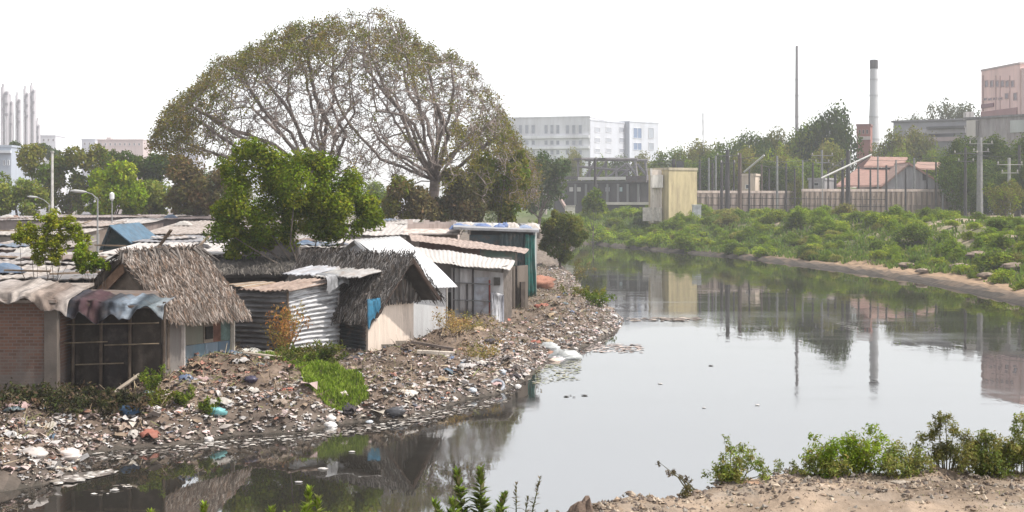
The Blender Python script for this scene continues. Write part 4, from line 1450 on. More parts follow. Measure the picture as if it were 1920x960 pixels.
# ---------------------------------------------------------------- buildings
def block(name, label, cat, pa, Da, pb, Db, ptop, depth, c, z0=None, m='far', roofc=None, over=.15):
    """Box building: its front wall runs from column pa at Da to column pb at Db, its top at row ptop at Da."""
    a, b = xy(pa, Da), xy(pb, Db)
    zt = zat(ptop, Da)
    if z0 is None:
        z0 = min(gz(a[0], a[1]), gz(b[0], b[1])) - .5
    n = unit(A(-(b - a)[1], (b - a)[0], 0))
    t = thing(name, label, cat, A((a + b)[0] / 2, (a + b)[1] / 2, z0) + n * depth * .5)
    MB().wall(a, b, z0, zt, c, depth).build('wall', MT[m], t)
    d = unit(b - a)
    MB().wall(a - d * over - n * over, b + d * over - n * over, zt + .01, zt + .45, c if roofc is None else roofc, depth + 2 * over).build('roof', MT[m], t)
    fr = dict(a=a, b=b, n=n, d=d, L=np.linalg.norm(b - a), t=t, z0=z0, zt=zt, Da=Da, Db=Db, pa=pa, pb=pb)
    return fr


def on_face(f, px, py):
    """(distance along the front wall, height) of a photo point on that wall."""
    q = (px - 960) / F
    a, d = f['a'], f['d']
    s = (q * a[1] - a[0]) / (d[0] - q * d[1])
    D = a[1] + s * d[1]
    return s, zat(py, D)


def win(f, px0, px1, py0, py1, frame=(.6, .6, .6), glass=(.06, .07, .09), proud=.12, m='glass', name='window', bars=0):
    s0, z1 = on_face(f, px0, py0)
    s1, z0 = on_face(f, px1, py1)
    z0, z1 = min(z0, z1), max(z0, z1)
    a, d, n = f['a'], f['d'], f['n']
    p, q = a + d * s0 - n * proud, a + d * s1 - n * proud
    fw = min(.15, .12 * abs(s1 - s0))
    o = MB()
    P = lambda s, z: A(*(a + d * s - n * proud)[:2], z)
    o.slab([P(s0, z0), P(s1, z0), P(s1, z0 + fw), P(s0, z0 + fw)], n * (proud + .02), frame)
    o.slab([P(s0, z1 - fw), P(s1, z1 - fw), P(s1, z1), P(s0, z1)], n * (proud + .02), frame)
    for e in (s0, s1 - fw):
        o.slab([P(e, z0 + fw), P(e + fw, z0 + fw), P(e + fw, z1 - fw), P(e, z1 - fw)], n * (proud + .02), frame)
    for i in range(bars):
        e = s0 + (s1 - s0) * (i + 1) / (bars + 1)
        o.slab([P(e - fw * .4, z0 + fw), P(e + fw * .4, z0 + fw), P(e + fw * .4, z1 - fw), P(e - fw * .4, z1 - fw)], n * proud, frame)
    w_ = o.build(name, MT['far'], f['t'])
    g = MB()
    P2 = lambda s, z: A(*(a + d * s - n * .05)[:2], z)
    g.slab([P2(s0 + fw, z0 + fw), P2(s1 - fw, z0 + fw), P2(s1 - fw, z1 - fw), P2(s0 + fw, z1 - fw)], n * .04, glass)
    g.build('pane', MT[m], w_)
    return w_


def band(f, px0, px1, py0, py1, c, proud=.25, name='ledge', m='far'):
    s0, z1 = on_face(f, px0, py0)
    s1, z0 = on_face(f, px1, py1)
    a, d, n = f['a'], f['d'], f['n']
    P = lambda s, z: A(*(a + d * s - n * proud)[:2], z)
    return MB().slab([P(s0, z0), P(s1, z0), P(s1, z1), P(s0, z1)], n * (proud - .01), c).build(name, MT[m], f['t'])


WH = (.56, .56, .585)
# white office building: long wing and the stepped wing on its right
f = block('office_building', 'wide white office building of several storeys far beyond the trees', 'building', 930, 480, 1106, 470, 223, 22, WH)
for row, (y0, y1) in enumerate(((234, 251), (263, 272), (281, 290))):
    for px in (948, 960, 976, 988, 1000, 1024, 1035, 1046, 1064, 1076, 1088):
        win(f, px - 3.5, px + 3.5, y0, y1, (.5, .5, .53), (.27, .28, .32))
for py in (256, 276):
    band(f, 931, 1105, py, py + 2.5, (.64, .64, .66), .6)
f2 = block('office_wing', 'stepped right wing of the white office building with bluish windows', 'building', 1107, 470.2, 1180, 492, 226, 20, (.40, .41, .455), over=.1)
for px in (1120, 1141, 1166):
    for y0, y1 in ((238, 249), (258, 268), (278, 287)):
        win(f2, px - 5, px + 5, y0, y1, (.5, .5, .53), (.26, .27, .31))
f3 = block('office_wing', 'rightmost end block of the white office building with tall blue glazing', 'building', 1180.5, 488, 1235, 498, 229, 20, (.42, .435, .48), over=.1)
for y0, y1 in ((239, 260), (267, 282)):
    win(f3, 1187, 1203, y0, y1, (.55, .56, .6), (.12, .16, .25), bars=1)
    win(f3, 1216, 1226, y0, y1, (.5, .5, .53), (.25, .27, .31))
# pale hazy antenna mast far off
mb = MB()
p = xy(1318, 640, 4)
for a in (-.7, .7):
    mb.rod(p + A(a, 0, 0), p + A(a * .3, 0, zat(212, 640) - 4), .22, (.5, .5, .52))
for i in range(9):
    z = i * 4.6
    mb.rod(p + A(-.7 + .05 * i, 0, z), p + A(.65 - .05 * i, 0, z + 4.6), .12, (.5, .5, .52))
single(mb, 'antenna_mast', MT['iron'], 'faint lattice antenna mast in the haze right of the office building', 'antenna')

# dark factory shed
f = block('factory_shed', 'long dark open factory shed with a pale eave behind the scrub', 'shed', 1040, 300, 1216, 292, 343, 14, (.085, .08, .085), roofc=(.13, .125, .13), m='far')
band(f, 1086, 1176, 332, 337, (.46, .44, .43), .8, 'eave', 'sheet')
band(f, 1030, 1086, 331, 336, (.09, .085, .09), .8, 'eave', 'rust')
band(f, 1176, 1214, 330, 342, (.10, .09, .095), .9, 'eave', 'rust')
for px in (1056, 1078, 1098, 1118, 1138, 1158, 1176, 1196):
    band(f, px, px + 4, 345, 384, (.17, .165, .17), .5, 'column')
for px, c in ((1036, (.4, .42, .42)), (1068, (.42, .4, .4)), (1082, (.4, .38, .37)), (1136, (.38, .4, .42)), (1160, (.32, .38, .40))):
    band(f, px, px + 7, 351, 359, c, .15, 'opening')
band(f, 1140, 1222, 379, 384, (.44, .40, .37), 1.2, 'plinth')
mb = MB()
n, d, a = f['n'], f['d'], f['a']
P = lambda px, py, off: (lambda s: A(*(a + d * s[0] + n * off)[:2], s[1]))(on_face(f, px, py))
for off in (2, 9):
    for (x0, y0, x1, y1) in ((1070, 298, 1190, 298), (1078, 298, 1078, 343), (1110, 298, 1110, 343), (1150, 310, 1150, 343), (1185, 298, 1190, 343), (1130, 335, 1170, 306), (1078, 312, 1150, 318), (1085, 343, 1110, 303), (1170, 306, 1190, 330)):
        mb.rod(P(x0, y0, off), P(x1, y1, off), .3, (.16, .15, .155))
mb.build('roof_truss', MT['iron'], f['t'])
MB().slab([P(1074, 300, 1), P(1086, 299, 1), P(1086, 296, 12), P(1074, 297, 12)], (0, 0, .4), (.1, .1, .1)).build('roof_hood', MT['rust'], f['t'])
MB().slab([P(1118, 300, 1), P(1132, 299, 1), P(1132, 296, 12), P(1118, 297, 12)], (0, 0, .4), (.08, .08, .08)).build('roof_hood', MT['rust'], f['t'])
mb = MB()
mb.rod(at(1024, 364, 262), at(1050, 372, 262), .35, (.42, .36, .33))
mb.rod(at(1050, 372, 262), at(1062, 392, 262), .35, (.40, .30, .28))
mb.rod(at(1062, 392, 262), at(1063, 402, 262), .35, (.40, .30, .28))
mb.rod(at(1024, 364, 262), at(1023, 402, 262), .3, (.40, .36, .33))
single(mb, 'pipe_chute', MT['plain'], 'pale bent pipe sloping down in front of the dark factory shed', 'pipe')
mb = MB()
p = at(1068, 396, 258)
mb.box(p[0] - .8, p[0] + 1, p[1], p[1] + .8, gz(p[0], p[1]) - .3, p[2] + .9, (.5, .48, .42))
mb.box(p[0] - .9, p[0] + 1.1, p[1] - .1, p[1] + .9, p[2] + .92, p[2] + 1.05, (.4, .38, .34))
single(mb, 'concrete_box', MT['plain'], 'small pale box shaped hut at the foot of the bent pipe', 'hut')

# yellow building
f = block('yellow_building', 'yellow plastered block with a pale beige left face beside the railway', 'building', 1254, 244.5, 1307, 247.5, 319, 6, (.42, .35, .21), m='streak', roofc=(.38, .33, .24), over=.1)
a = f['a']
MB().box(a[0] - 2.7, a[0] - .02, 246.3, 251, 3.5, zat(318, 246), (.56, .50, .44)).build('side_wing', MT['streak'], f['t'])
MB().box(a[0] - 3.0, a[0] - .9, 245.3, 246.25, zat(352, 246), zat(328, 246), (.60, .56, .52)).build('balcony', MT['streak'], f['t'])
MB().box(a[0] - 3.05, a[0] - 2.75, 245.2, 246.2, zat(330, 246), zat(316, 246), (.6, .56, .52)).build('fin', MT['plain'], f['t'])
for dx in (-2.6, -1.2):
    MB().rod(A(a[0] + dx, 245.6, 3.6), A(a[0] + dx, 245.6, zat(352, 246)), .14, (.5, .45, .4)).build('pillar', MT['plain'], f['t'])
MB().box(a[0] - .75, a[0] - .2, 246.2, 246.28, zat(352, 246), zat(340, 246), (.1, .09, .085)).build('window', MT['glass'], f['t'])
MB().wall(xy(1205, 248), xy(1236, 245), 3.8, zat(389, 248), (.5, .46, .42), .6).build('plinth', MT['plain'], f['t'])
mb = MB()
p = at(1307, 392, 238)
mb.box(p[0] - .7, p[0] + .7, 238, 239.2, gz(p[0], 238) - .3, p[2] + .6, (.42, .43, .45))
mb.box(p[0] - .8, p[0] + .8, 237.9, 239.3, p[2] + .62, p[2] + .75, (.5, .5, .5))
mb.box(p[0] - .02, p[0] + .02, 237.93, 237.98, gz(p[0], 238), p[2] + .5, (.2, .2, .2))
single(mb, 'relay_cabinet', MT['plain'], 'pale grey equipment cabinet below the corner of the yellow building', 'cabinet')

# compound wall in two runs with piers
def comp(pa, Da, pb, Db, yt, label, c1, c2, npier):
    f = block('compound_wall', label, 'wall', pa, Da, pb, Db, yt, .35, c1, None, 'streak', (.46, .38, .34), .08)
    s_, zm = on_face(f, pa, yt + 22)
    P = lambda s, z, o: A(*(f['a'] + f['d'] * s - f['n'] * o)[:2], z)
    MB().slab([P(0, f['z0'], .06), P(f['L'], f['z0'], .06), P(f['L'], zm - .4, .06), P(0, zm, .06)], f['n'] * .05, c2).build('base_course', MT['streak'], f['t'])
    for i in range(npier):
        s = (i + .5) * f['L'] / npier
        MB().slab([P(s - .13, f['z0'], .22), P(s + .13, f['z0'], .22), P(s + .13, f['zt'] - .02, .22), P(s - .13, f['zt'] - .02, .22)], f['n'] * .2, np.array(c2) * .95).build('pier', MT['streak'], f['t'])
    return f


comp(1308, 256, 1488, 262, 362, 'long pinkish compound wall right of the yellow building', (.29, .235, .21), (.19, .155, .14), 16)
comp(1505, 244, 1788, 251, 359, 'long pink beige compound wall below the red tiled roof', (.34, .27, .225), (.2, .165, .145), 30)
mb = MB()
a, b = xy(1308, 246), xy(1660, 238)
for z in (zat(371, 250), zat(384, 250)):
    mb.rod(A(a[0], a[1], z), A(b[0], b[1], z - .3), .07, (.06, .05, .05))
for i in range(18):
    q = a + (b - a) * i / 17
    mb.rod(A(q[0], q[1], 4), A(q[0], q[1], zat(368, 250)), .06, (.07, .06, .06))
single(mb, 'railing', MT['iron'], 'thin dark pipe railing along the foot of the compound wall', 'railing')
f = block('beige_hut', 'small beige two storey hut behind the compound wall', 'hut', 1388, 275, 1416, 274, 330, 5, (.48, .40, .33), m='streak')
win(f, 1398, 1404, 346, 354)
f = block('small_shed', 'little grey shed with a dark window left of the red tiled roof', 'shed', 1516, 272, 1546, 270, 338, 5, (.27, .26, .27), m='streak')
win(f, 1526, 1536, 342, 349, (.3, .3, .3), (.02, .02, .02))

# red tiled house
D = 268
t = thing('tiled_house', 'grey gabled house with a stepped red tiled roof behind the compound wall', 'house', (*xy(1665, D)[:2], 5))
TL = (.215, .13, .108)
q = at
gx0, gx1 = 1652, 1768
MB().poly([q(gx0, 366, D), q(gx1, 366, D), q(gx1, 348, D), q(1704, 305, D), q(gx0, 350, D)], (0, 16, 0), (.30, .29, .30)).build('wall', MT['streak'], t)
MB().wall(xy(1575, D + 2), xy(1651, D + 1), 4, zat(354, D), (.34, .28, .24), .6).build('side_wing', MT['streak'], t)
for px in (1596, 1608, 1620, 1634):
    MB().box(xy(px, D)[0], xy(px + 6, D)[0], D + 1.2, D + 1.5, zat(360, D), zat(354, D), (.03, .028, .028)).build('opening', MT['glass'], t)
# lower and upper roof of the left wing, rakes of the gable
MB().slab([q(1566, 351, D - 1.5), q(1652, 350, D - 1.5), q(1690, 321, D + 9), q(1606, 320, D + 9)], (0, .1, .35), TL).build('roof', MT['tile'], t)
MB().slab([q(1620, 314, D + 8.5), q(1690, 314, D + 8.5), q(1702, 298, D + 15), q(1634, 297, D + 15)], (0, .1, .35), (.235, .145, .118)).build('roof', MT['tile'], t)
MB().wall(xy(1622, D + 9.4), xy(1690, D + 9.4), zat(322, D + 9), zat(315, D + 9), (.07, .05, .045), .4).build('clerestory', MT['glass'], t)
MB().slab([q(1648, 353, D - .5), q(1706, 304, D - .5), q(1706, 308, D - .5), q(1648, 357, D - .5)], (0, 17, 0), (.22, .15, .125)).build('roof', MT['tile'], t)
MB().slab([q(1704, 304, D - .55), q(1774, 347, D - .55), q(1774, 351, D - .55), q(1704, 308, D - .55)], (0, 17, 0), (.22, .125, .1)).build('roof', MT['tile'], t)
MB().slab([q(1712, 318, D + 7), q(1764, 319, D + 7), q(1764, 307, D + 14), q(1720, 306, D + 14)], (0, .1, .3), (.235, .15, .122)).build('roof', MT['tile'], t)
MB().slab([q(1660, 361, D - .25), q(1762, 361, D - .25), q(1764, 356, D - 1.2), q(1658, 356, D - 1.2)], (0, 0, .2), (.07, .06, .06)).build('canopy', MT['rust'], t)
MB().slab([q(1730, 326, D - .12), q(1736, 326, D - .12), q(1736, 338, D - .12), q(1730, 338, D - .12)], (0, .1, 0), (.05, .045, .045)).build('window', MT['glass'], t)

# chimney and the thin stack
def stack(px, D, prof, c, label, name, topband=None):
    g = gz(*xy(px, D)[:2]) - .5
    p = xy(px, D)
    pts, rr = [A(p[0], D, g)], [prof[0][1] * D / F / 2]
    for py, w_ in prof:
        pts.append(A(p[0], D, zat(py, D)))
        rr.append(w_ * D / F / 2)
    t = thing(name, label, 'chimney', pts[0])
    mb = MB().tube(pts, rr, c, 20)
    mb.build('shaft', MT['far'], t, False)
    for py in (300, 262, 220, 180, 150):
        if py > prof[-1][0] + 20:
            w_ = np.interp(-py, [-a for a, b in prof], [b for a, b in prof])
            z = zat(py, D)
            MB().tube([A(p[0], D, z), A(p[0], D, z + .35)], w_ * D / F / 2 + .12, np.array(c) * .85, 20).build('ring', MT['far'], t)
    if topband:
        y0, y1, w_, cb = topband
        MB().tube([A(p[0], D, zat(y0, D)), A(p[0], D, zat(y1, D))], w_ * D / F / 2 + .1, cb, 20).build('cap', MT['far'], t)
    return t


stack(1638.5, 444, [(285, 25), (262, 21), (200, 16), (112, 14)], (.40, .40, .42), 'tall white tapering chimney with a black top', 'chimney', (129, 113, 14, (.05, .045, .05)))
stack(1494, 498, [(230, 6.5), (200, 6.5), (140, 5.5), (86, 5)], (.17, .16, .17), 'thin dark steel stack rising out of the tree belt', 'steel_stack')
# pink tower, concrete block, long grey building, red brick building
f = block('pink_tower', 'pink stained high building with rows of dark windows at the right edge', 'building', 1840, 340, 1912, 322, 134, 14, (.60, .43, .395), m='far', roofc=(.36, .3, .29))
f['t'].name = 'pink_building'
for px in (1850, 1860, 1870, 1880, 1889, 1899):
    win(f, px - 3.2, px + 3.2, 151, 163, (.36, .26, .25), (.10, .07, .085))
for px, y0, y1 in ((1848, 184, 188), (1857, 184, 188), (1866, 183, 187), (1876, 183, 187), (1888, 175, 185), (1904, 174, 188)):
    win(f, px - 3.5, px + 3.5, y0, y1, (.36, .26, .25), (.10, .07, .085))
band(f, 1841, 1864, 196, 200, (.2, .12, .13), .3, 'ledge')
band(f, 1841, 1908, 210, 219, (.28, .17, .165), .3, 'ledge')
for px, w_ in ((1842, 2.4), (1867, .9), (1875, .9), (1893, 1.2)):
    band(f, px, px + w_, 142, 208, (.36, .25, .24), .12, 'drain_pipe')
MB().wall(f['b'] + f['d'] * .02 + f['n'] * .3, f['b'] + f['d'] * 4.5, f['z0'], zat(128, 322), (.56, .42, .39), 13).build('side_wall', MT['far'], f['t'])
f = block('concrete_building', 'grey concrete block with a dark flat slab below the pink building', 'building', 1812, 312, 1960, 296, 224, 16, (.27, .25, .25), m='streak', roofc=(.17, .165, .17), over=.5)
band(f, 1814, 1834, 226, 258, (.45, .42, .39), .4, 'bay')
band(f, 1832, 1836, 226, 258, (.14, .13, .13), .5, 'drain_pipe')
band(f, 1896, 1959, 226, 246, (.36, .38, .37), .4, 'bay')
for px in (1818, 1826):
    MB().box(xy(px - 4, 313)[0], xy(px + 3, 313)[0], 314, 316, zat(224, 313), zat(209, 313), (.42, .39, .38)).build('roof_tank', MT['far'], f['t'])
f = block('grey_building', 'long low grey building with a dark window band behind the trees', 'building', 1675, 332, 1812, 322, 230, 14, (.27, .265, .28), roofc=(.2, .195, .2), over=.4)
band(f, 1740, 1811, 238, 240, (.12, .12, .12), 1.2, 'ledge')
band(f, 1742, 1790, 250, 255, (.07, .065, .08), .2, 'window_band', 'glass')
band(f, 1700, 1811, 243, 249, (.40, .38, .40), .3, 'parapet')
band(f, 1742, 1800, 258, 264, (.44, .36, .36), .4, 'parapet')
f = block('brick_building', 'small red brick building just left of the white chimney', 'building', 1606, 350, 1632, 349, 236, 8, (.26, .12, .105), roofc=(.22, .12, .11))
for px in (1612, 1619, 1626):
    win(f, px - 2, px + 2, 243, 251, (.4, .3, .28), (.1, .08, .08))
band(f, 1606, 1632, 256, 262, (.45, .38, .36), .3)
# left skyline
f = block('flats_building', 'pale blue grey block at the far left edge behind the trees', 'building', -60, 300, 21, 300, 276, 12, (.30, .33, .38))
band(f, -60, 22, 282, 287, (.42, .44, .47), .8)
for px in (-2, 8, 16):
    win(f, px - 2, px + 2, 300, 310, (.6, .6, .62), (.25, .27, .3))
for (a, b, y, D, c, l) in ((76, 104, 255, 620, (.5, .5, .53), 'far hazy white block right of the slender towers'), (183, 268, 263, 600, (.44, .36, .35), 'far hazy pinkish flat roofed building above the trees'), (153, 178, 262, 640, (.42, .42, .46), 'tiny far grey block left of the pinkish building'),
                       (330, 372, 282, 600, (.42, .42, .47), 'far bluish block behind the left rim of the domed tree')):
    f = block('far_building', l, 'building', a, D, b, D, y, 14, c)
    nw = int((b - a) / 9)
    for i in range(nw):
        win(f, a + 4 + i * 9, a + 8 + i * 9, y + 5, y + 10, (.5, .48, .48), (.2, .19, .2))
    if y == 263:
        MB().box(xy(197, D)[0], xy(205, D)[0], D + 2, D + 6, f['zt'], zat(257, D), (.44, .38, .37)).build('roof_tank', MT['far'], f['t'])
# slender hazy towers at the left edge
for i, (px, w_, yt, l) in enumerate(((8, 14, 163, 'leftmost hazy slender residential tower'), (19, 7, 182, 'narrow hazy tower second from the left edge'), (33, 9, 178, 'short hazy slender tower in the middle of the cluster'),
                                      (48, 9, 166, 'hazy slender tower just left of the tallest tower'), (60, 9, 160, 'tallest hazy slender tower of the left cluster'), (70, 6, 226, 'low hazy tower on the right of the cluster'))):
    D = 900 + 12 * (i % 3)
    x0, xw = xy(px - w_ / 2, D)[0], w_ * D / F
    zt = zat(yt, D)
    t = thing('slender_tower', l, 'tower', (x0 + xw / 2, D, 2))
    for s0, s1 in ((0, .3), (.62, .92)):
        MB().box(x0 + xw * s0, x0 + xw * s1, D, D + 4, .5, zt - (2.5 if s0 else 0), (.36, .34, .36)).build('shaft', MT['far'], t)
    H0 = zat(yt + 38, D)
    MB().box(x0 + xw * .05, x0 + xw * .9, D + .6, D + 3.6, H0, zt - 4, (.26, .25, .27)).build('upper_floors', MT['far'], t)
    for j in range(8):
        z = H0 - 3 - j * 6.2
        if z > 12:
            MB().box(x0 + xw * .31, x0 + xw * .61, D + .8, D + 3.2, z, z + .7, (.3, .28, .3)).build('landing', MT['far'], t)
    for j in range(5):
        z = zt - 5 - j * 3.3
        MB().box(x0 + xw * (.28 if j % 2 else .55), x0 + xw * (.62 if j % 2 else .98), D - .9, D + .55, z, z + 1.6, (.14, .13, .15)).build('balcony', MT['far'], t)
    MB().box(x0 + xw * .1, x0 + xw * .3, D + 1, D + 3, zt, zt + 2, (.3, .28, .3)).build('roof_tank', MT['far'], t)

# ---------------------------------------------------------------- railway posts, wires, lamps
DK, GY, BR = (.045, .04, .042), (.17, .17, .17), (.09, .065, .055)
posts = [  # column, top row, distance, width px, colour, arms, label
    (1116, 297, 262, 6, DK, 0, 'dark post in front of the factory shed'),
    (1263, 298, 260, 8, DK, 3, 'dark post with a transformer box before the yellow building'),
    (1329, 296, 290, 4, GY, 0, 'thin grey post between the yellow building and the dark pair of posts'),
    (1342, 292, 285, 4, GY, 0, 'pale grey post left of the dark pair of posts'),
    (1353, 302, 248, 6, DK, 0, 'left one of the close dark pair of posts'),
    (1364, 281, 236, 9, DK, 1, 'tall thick dark post of the close dark pair'),
    (1387, 287, 238, 8, BR, 2, 'brown black post carrying a whitish sloping bracket'),
    (1428, 308, 265, 4, BR, 0, 'thin brown post right of the sloping bracket'),
    (1457, 292, 258, 5, GY, 0, 'grey post in the middle of the compound wall'),
    (1541, 281, 245, 5, GY, 1, 'slim pale grey post with a cross arm before the dark trees'),
    (1566, 326, 252, 6, DK, 0, 'short dark post left of the dark twin posts'),
    (1580, 300, 236, 6, DK, 1, 'thinner one of the dark twin posts by the red roof'),
    (1590, 282, 232, 9, DK, 2, 'thick dark post with a long sloping bracket by the red roof'),
    (1680, 300, 262, 4, GY, 0, 'slim post before the red tiled roof'),
    (1714, 296, 258, 5, GY, 0, 'grey post before the grey gable'),
    (1810, 276, 218, 6, DK, 1, 'thin dark post left of the thick grey pylon'),
    (1837, 258, 222, 12, (.19, .185, .185), 1, 'thick grey concrete pylon before the dark trees'),
    (1892, 296, 206, 7, (.26, .255, .25), 1, 'pale grey post with cross arms near the right edge'),
    (1911, 272, 228, 6, DK, 0, 'dark post at the right edge above the dark trees'),
    (1646, 292, 262, 3.5, GY, 0, 'thin grey post before the left slope of the red roof'),
    (1505, 300, 256, 3.5, GY, 0, 'thin grey post behind the small light green tree'),
    (1312, 300, 268, 5, DK, 0, 'dark post just right of the yellow building'),
    (1336, 305, 262, 4.5, DK, 0, 'thin dark post left of the pale grey post by the dark pair'),
    (1376, 300, 262, 4, DK, 0, 'thin dark post between the close dark pair and the bracket post'),
    (1405, 312, 258, 4, DK, 0, 'thin dark post just right of the bracket post'),
    (1442, 316, 262, 4, DK, 0, 'thin dark post left of the grey post in the middle of the wall'),
    (1524, 305, 250, 4.5, DK, 0, 'dark slim post left of the slim pale grey post'),
    (1553, 315, 246, 4.5, DK, 0, 'dark slim post right of the slim pale grey post'),
    (1610, 312, 250, 4, DK, 0, 'thin dark post at the left end of the red roof'),
    (1738, 318, 250, 4, DK, 0, 'short thin dark post at the right end of the grey gable'),
    (1474, 306, 256, 4.5, DK, 0, 'thin dark post right of the grey post in the middle of the wall'),
    (1490, 316, 252, 4, DK, 0, 'thin dark post just left of the small light green tree'),
    (1632, 318, 244, 4, DK, 0, 'thin dark post before the left half of the red roof'),
    (1662, 310, 246, 4.5, DK, 0, 'thin dark post before the middle of the red roof'),
    (1698, 316, 244, 4, DK, 0, 'thin dark post before the left edge of the grey gable'),
    (1755, 304, 240, 4.5, DK, 0, 'thin dark post before the right slope of the grey gable'),
    (1768, 312, 246, 4, GY, 0, 'thin grey post at the right end of the red roof'),
]
tops = []
for px, yt, D, w_, c, arm, l in posts:
    p = xy(px, D)
    g = gz(p[0], D)
    z = zat(yt, D)
    r_ = w_ * D / F / 2
    t = thing('railway_post', l, 'post', (p[0], D, g), 'railway posts')
    MB().tube([A(p[0], D, g - .6), A(p[0], D, (g + z) / 2), A(p[0], D, z)], [r_ * 1.1, r_ * .95, r_ * .8], c, 8).build('shaft', MT['iron'], t)
    if arm == 1:
        for dz, L_ in ((1.0, 1.9), (2.2, 1.3)):
            MB().rod(A(p[0] - L_, D - r_ - .08, z - dz), A(p[0] + L_, D - r_ - .08, z - dz), .055, c).build('cross_arm', MT['iron'], t)
            for s in (-1, 1):
                MB().tube([A(p[0] + s * (L_ - .2), D - r_ - .08, z - dz + .08), A(p[0] + s * (L_ - .2), D - r_ - .08, z - dz + .25), A(p[0] + s * (L_ - .2), D - r_ - .08, z - dz + .5)], [.07, .13, .06], (.3, .28, .26), 8).build('insulator', MT['glass'], t)
    if arm == 2:
        q1 = at(px + 46, yt + 4, D - 3) if px < 1500 else at(px - 50, yt + 52, D - 3)
        q0 = at(px + 8, yt + 36, D - .3) if px < 1500 else at(px + 44, yt + 8, D - 1)
        MB().rod(q0, q1, .16, (.45, .44, .43)).build('bracket', MT['sheet'], t)
        MB().rod(A(p[0], D, z - 1.0), q1 + A(0, 0, .1), .05, c).build('stay', MT['iron'], t)
        MB().rod(A(p[0], D, zat(yt + 40, D)), q0, .08, c).build('stay', MT['iron'], t)
    if arm == 3:
        MB().box(p[0] + .5, p[0] + 1.8, D - .5, D + .5, z - 1.6, z - .4, (.05, .05, .055)).build('transformer', MT['iron'], t)
        MB().rod(A(p[0] - .2, D, z - .2), A(p[0] + 2.2, D, z - .2), .08, c).build('cross_arm', MT['iron'], t)
        MB().rod(A(p[0] - .2, D, z - 3.4), A(p[0] + 1.4, D, z - 3.0), .08, c).build('cross_arm', MT['iron'], t)
    tops.append(A(p[0], D, z))
for i, (pts, l) in enumerate(((((1116, 300, 262), (1263, 301, 260), (1364, 290, 236), (1541, 296, 245), (1590, 296, 232), (1810, 284, 218), (1940, 280, 205)), 'upper overhead wire strung along the dark railway posts'),
                              (((1070, 300, 270), (1263, 312, 262), (1387, 303, 238), (1541, 305, 246), (1714, 306, 258), (1837, 288, 222), (1940, 292, 210)), 'lower overhead wire strung along the grey railway posts'))):
    mb = MB()
    for a, b in zip(pts[:-1], pts[1:]):
        a, b = at(*a), at(*b)
        s = np.linspace(0, 1, 9)[:, None]
        mb.tube(a + (b - a) * s - A(0, 0, 1) * (4 * s * (1 - s)) * .9, .028, (.06, .06, .06), 4)
    single(mb, 'overhead_wire', MT['iron'], l, 'wire')
# poles on the left
p = xy(98, 150)
t = thing('white_pole', 'thin pale pole rising in front of the dark olive tree', 'pole', (p[0], 150, 1.5))
MB().tube([A(p[0], 150, .8), A(p[0], 150, zat(285, 150))], [.17, .13], (.48, .47, .44), 8).build('shaft', MT['plain'], t)
MB().tube([A(p[0], 150, zat(286, 150)), A(p[0], 150, zat(283, 150))], [.2, .2], (.4, .4, .38), 8).build('cap', MT['plain'], t)
for px, yt, yb, D, arm, l in ((183, 372, 455, 80, -26, 'grey street lamp with a long arm among the left roofs'), (92, 382, 400, 120, -24, 'small pale street lamp left of the grey street lamp'), (210, 376, 410, 118, 0, 'short post with a white lamp head before the lime tree')):
    p = at(px, yt, D)
    t = thing('street_lamp', l, 'street lamp', (p[0], D, 1.4))
    MB().tube([A(p[0], D, .6), p], [.07, .045], (.2, .2, .2), 8).build('post', MT['iron'], t)
    if arm:
        e = at(px + arm, yt - 12, D)
        MB().tube([p - A(0, 0, .05), p * .6 + e * .4 + A(0, 0, .1), e + A(.1, 0, 0)], [.035, .03, .03], (.22, .22, .22), 6).build('arm', MT['iron'], t)
        MB().tube([e + A(.15, 0, 0), e + A(-.1, 0, .02), e - A(.5, 0, -.06), e - A(.75, 0, -.08)], [.04, .085, .09, .03], (.36, .36, .35), 8).build('lamp_head', MT['sheet'], t)
    else:
        MB().tube([p, p + A(0, 0, .15), p + A(0, 0, .55), p + A(0, 0, .7)], [.1, .2, .2, .06], (.55, .56, .56), 8).build('lamp_head', MT['sheet'], t)

HAZE, SKY, SUN, EXPO, DUST = .00032, .15, 2.9, 1.1, 1.3

# ---------------------------------------------------------------- rubbish bank
def crumple(mb, p, s, c, r, flat=.5, n=4):
    """A crumpled scrap: a bent little sheet lying on the slope."""
    U, V = np.meshgrid(np.linspace(-.5, .5, n), np.linspace(-.5, .5, n), indexing='ij')
    an = r.uniform(0, 6.28)
    asp = r.uniform(.4, 1)
    x, y = U * s, V * s * asp
    z = (r.random(U.shape) - .3) * s * flat * (1 - (2 * np.abs(U)) ** 2 * .6)
    P = np.stack([p[0] + x * math.cos(an) - y * math.sin(an), p[1] + x * math.sin(an) + y * math.cos(an), p[2] + z + .05 * s], -1)
    mb.grid(P, c)


r = np.random.default_rng(80)
PAL = np.array([(.42, .40, .39), (.25, .225, .21), (.15, .112, .09), (.10, .075, .06), (.27, .19, .15), (.22, .10, .07), (.08, .09, .12), (.04, .036, .036), (.31, .25, .22), (.18, .15, .13), (.08, .14, .20), (.42, .31, .30), (.16, .12, .085), (.26, .14, .10)])
PW = np.array([.09, .10, .14, .12, .08, .05, .04, .08, .08, .10, .015, .055, .06, .02])


def bank_points(n, dmin, dmax, pxr, Dr):
    D = Dr[0] + (Dr[1] - Dr[0]) * r.random(n)
    px = r.uniform(pxr[0], pxr[1], n)
    x = (px - 960) * D / F
    h, dd, ins, wr, wn, n1, n2 = ground(x, D, True)
    ok = (~ins) & (wr < .5) & (wn < .1) & (dd > dmin) & (dd < dmax)
    return x[ok], D[ok], h[ok], dd[ok], n1[ok], px[ok]


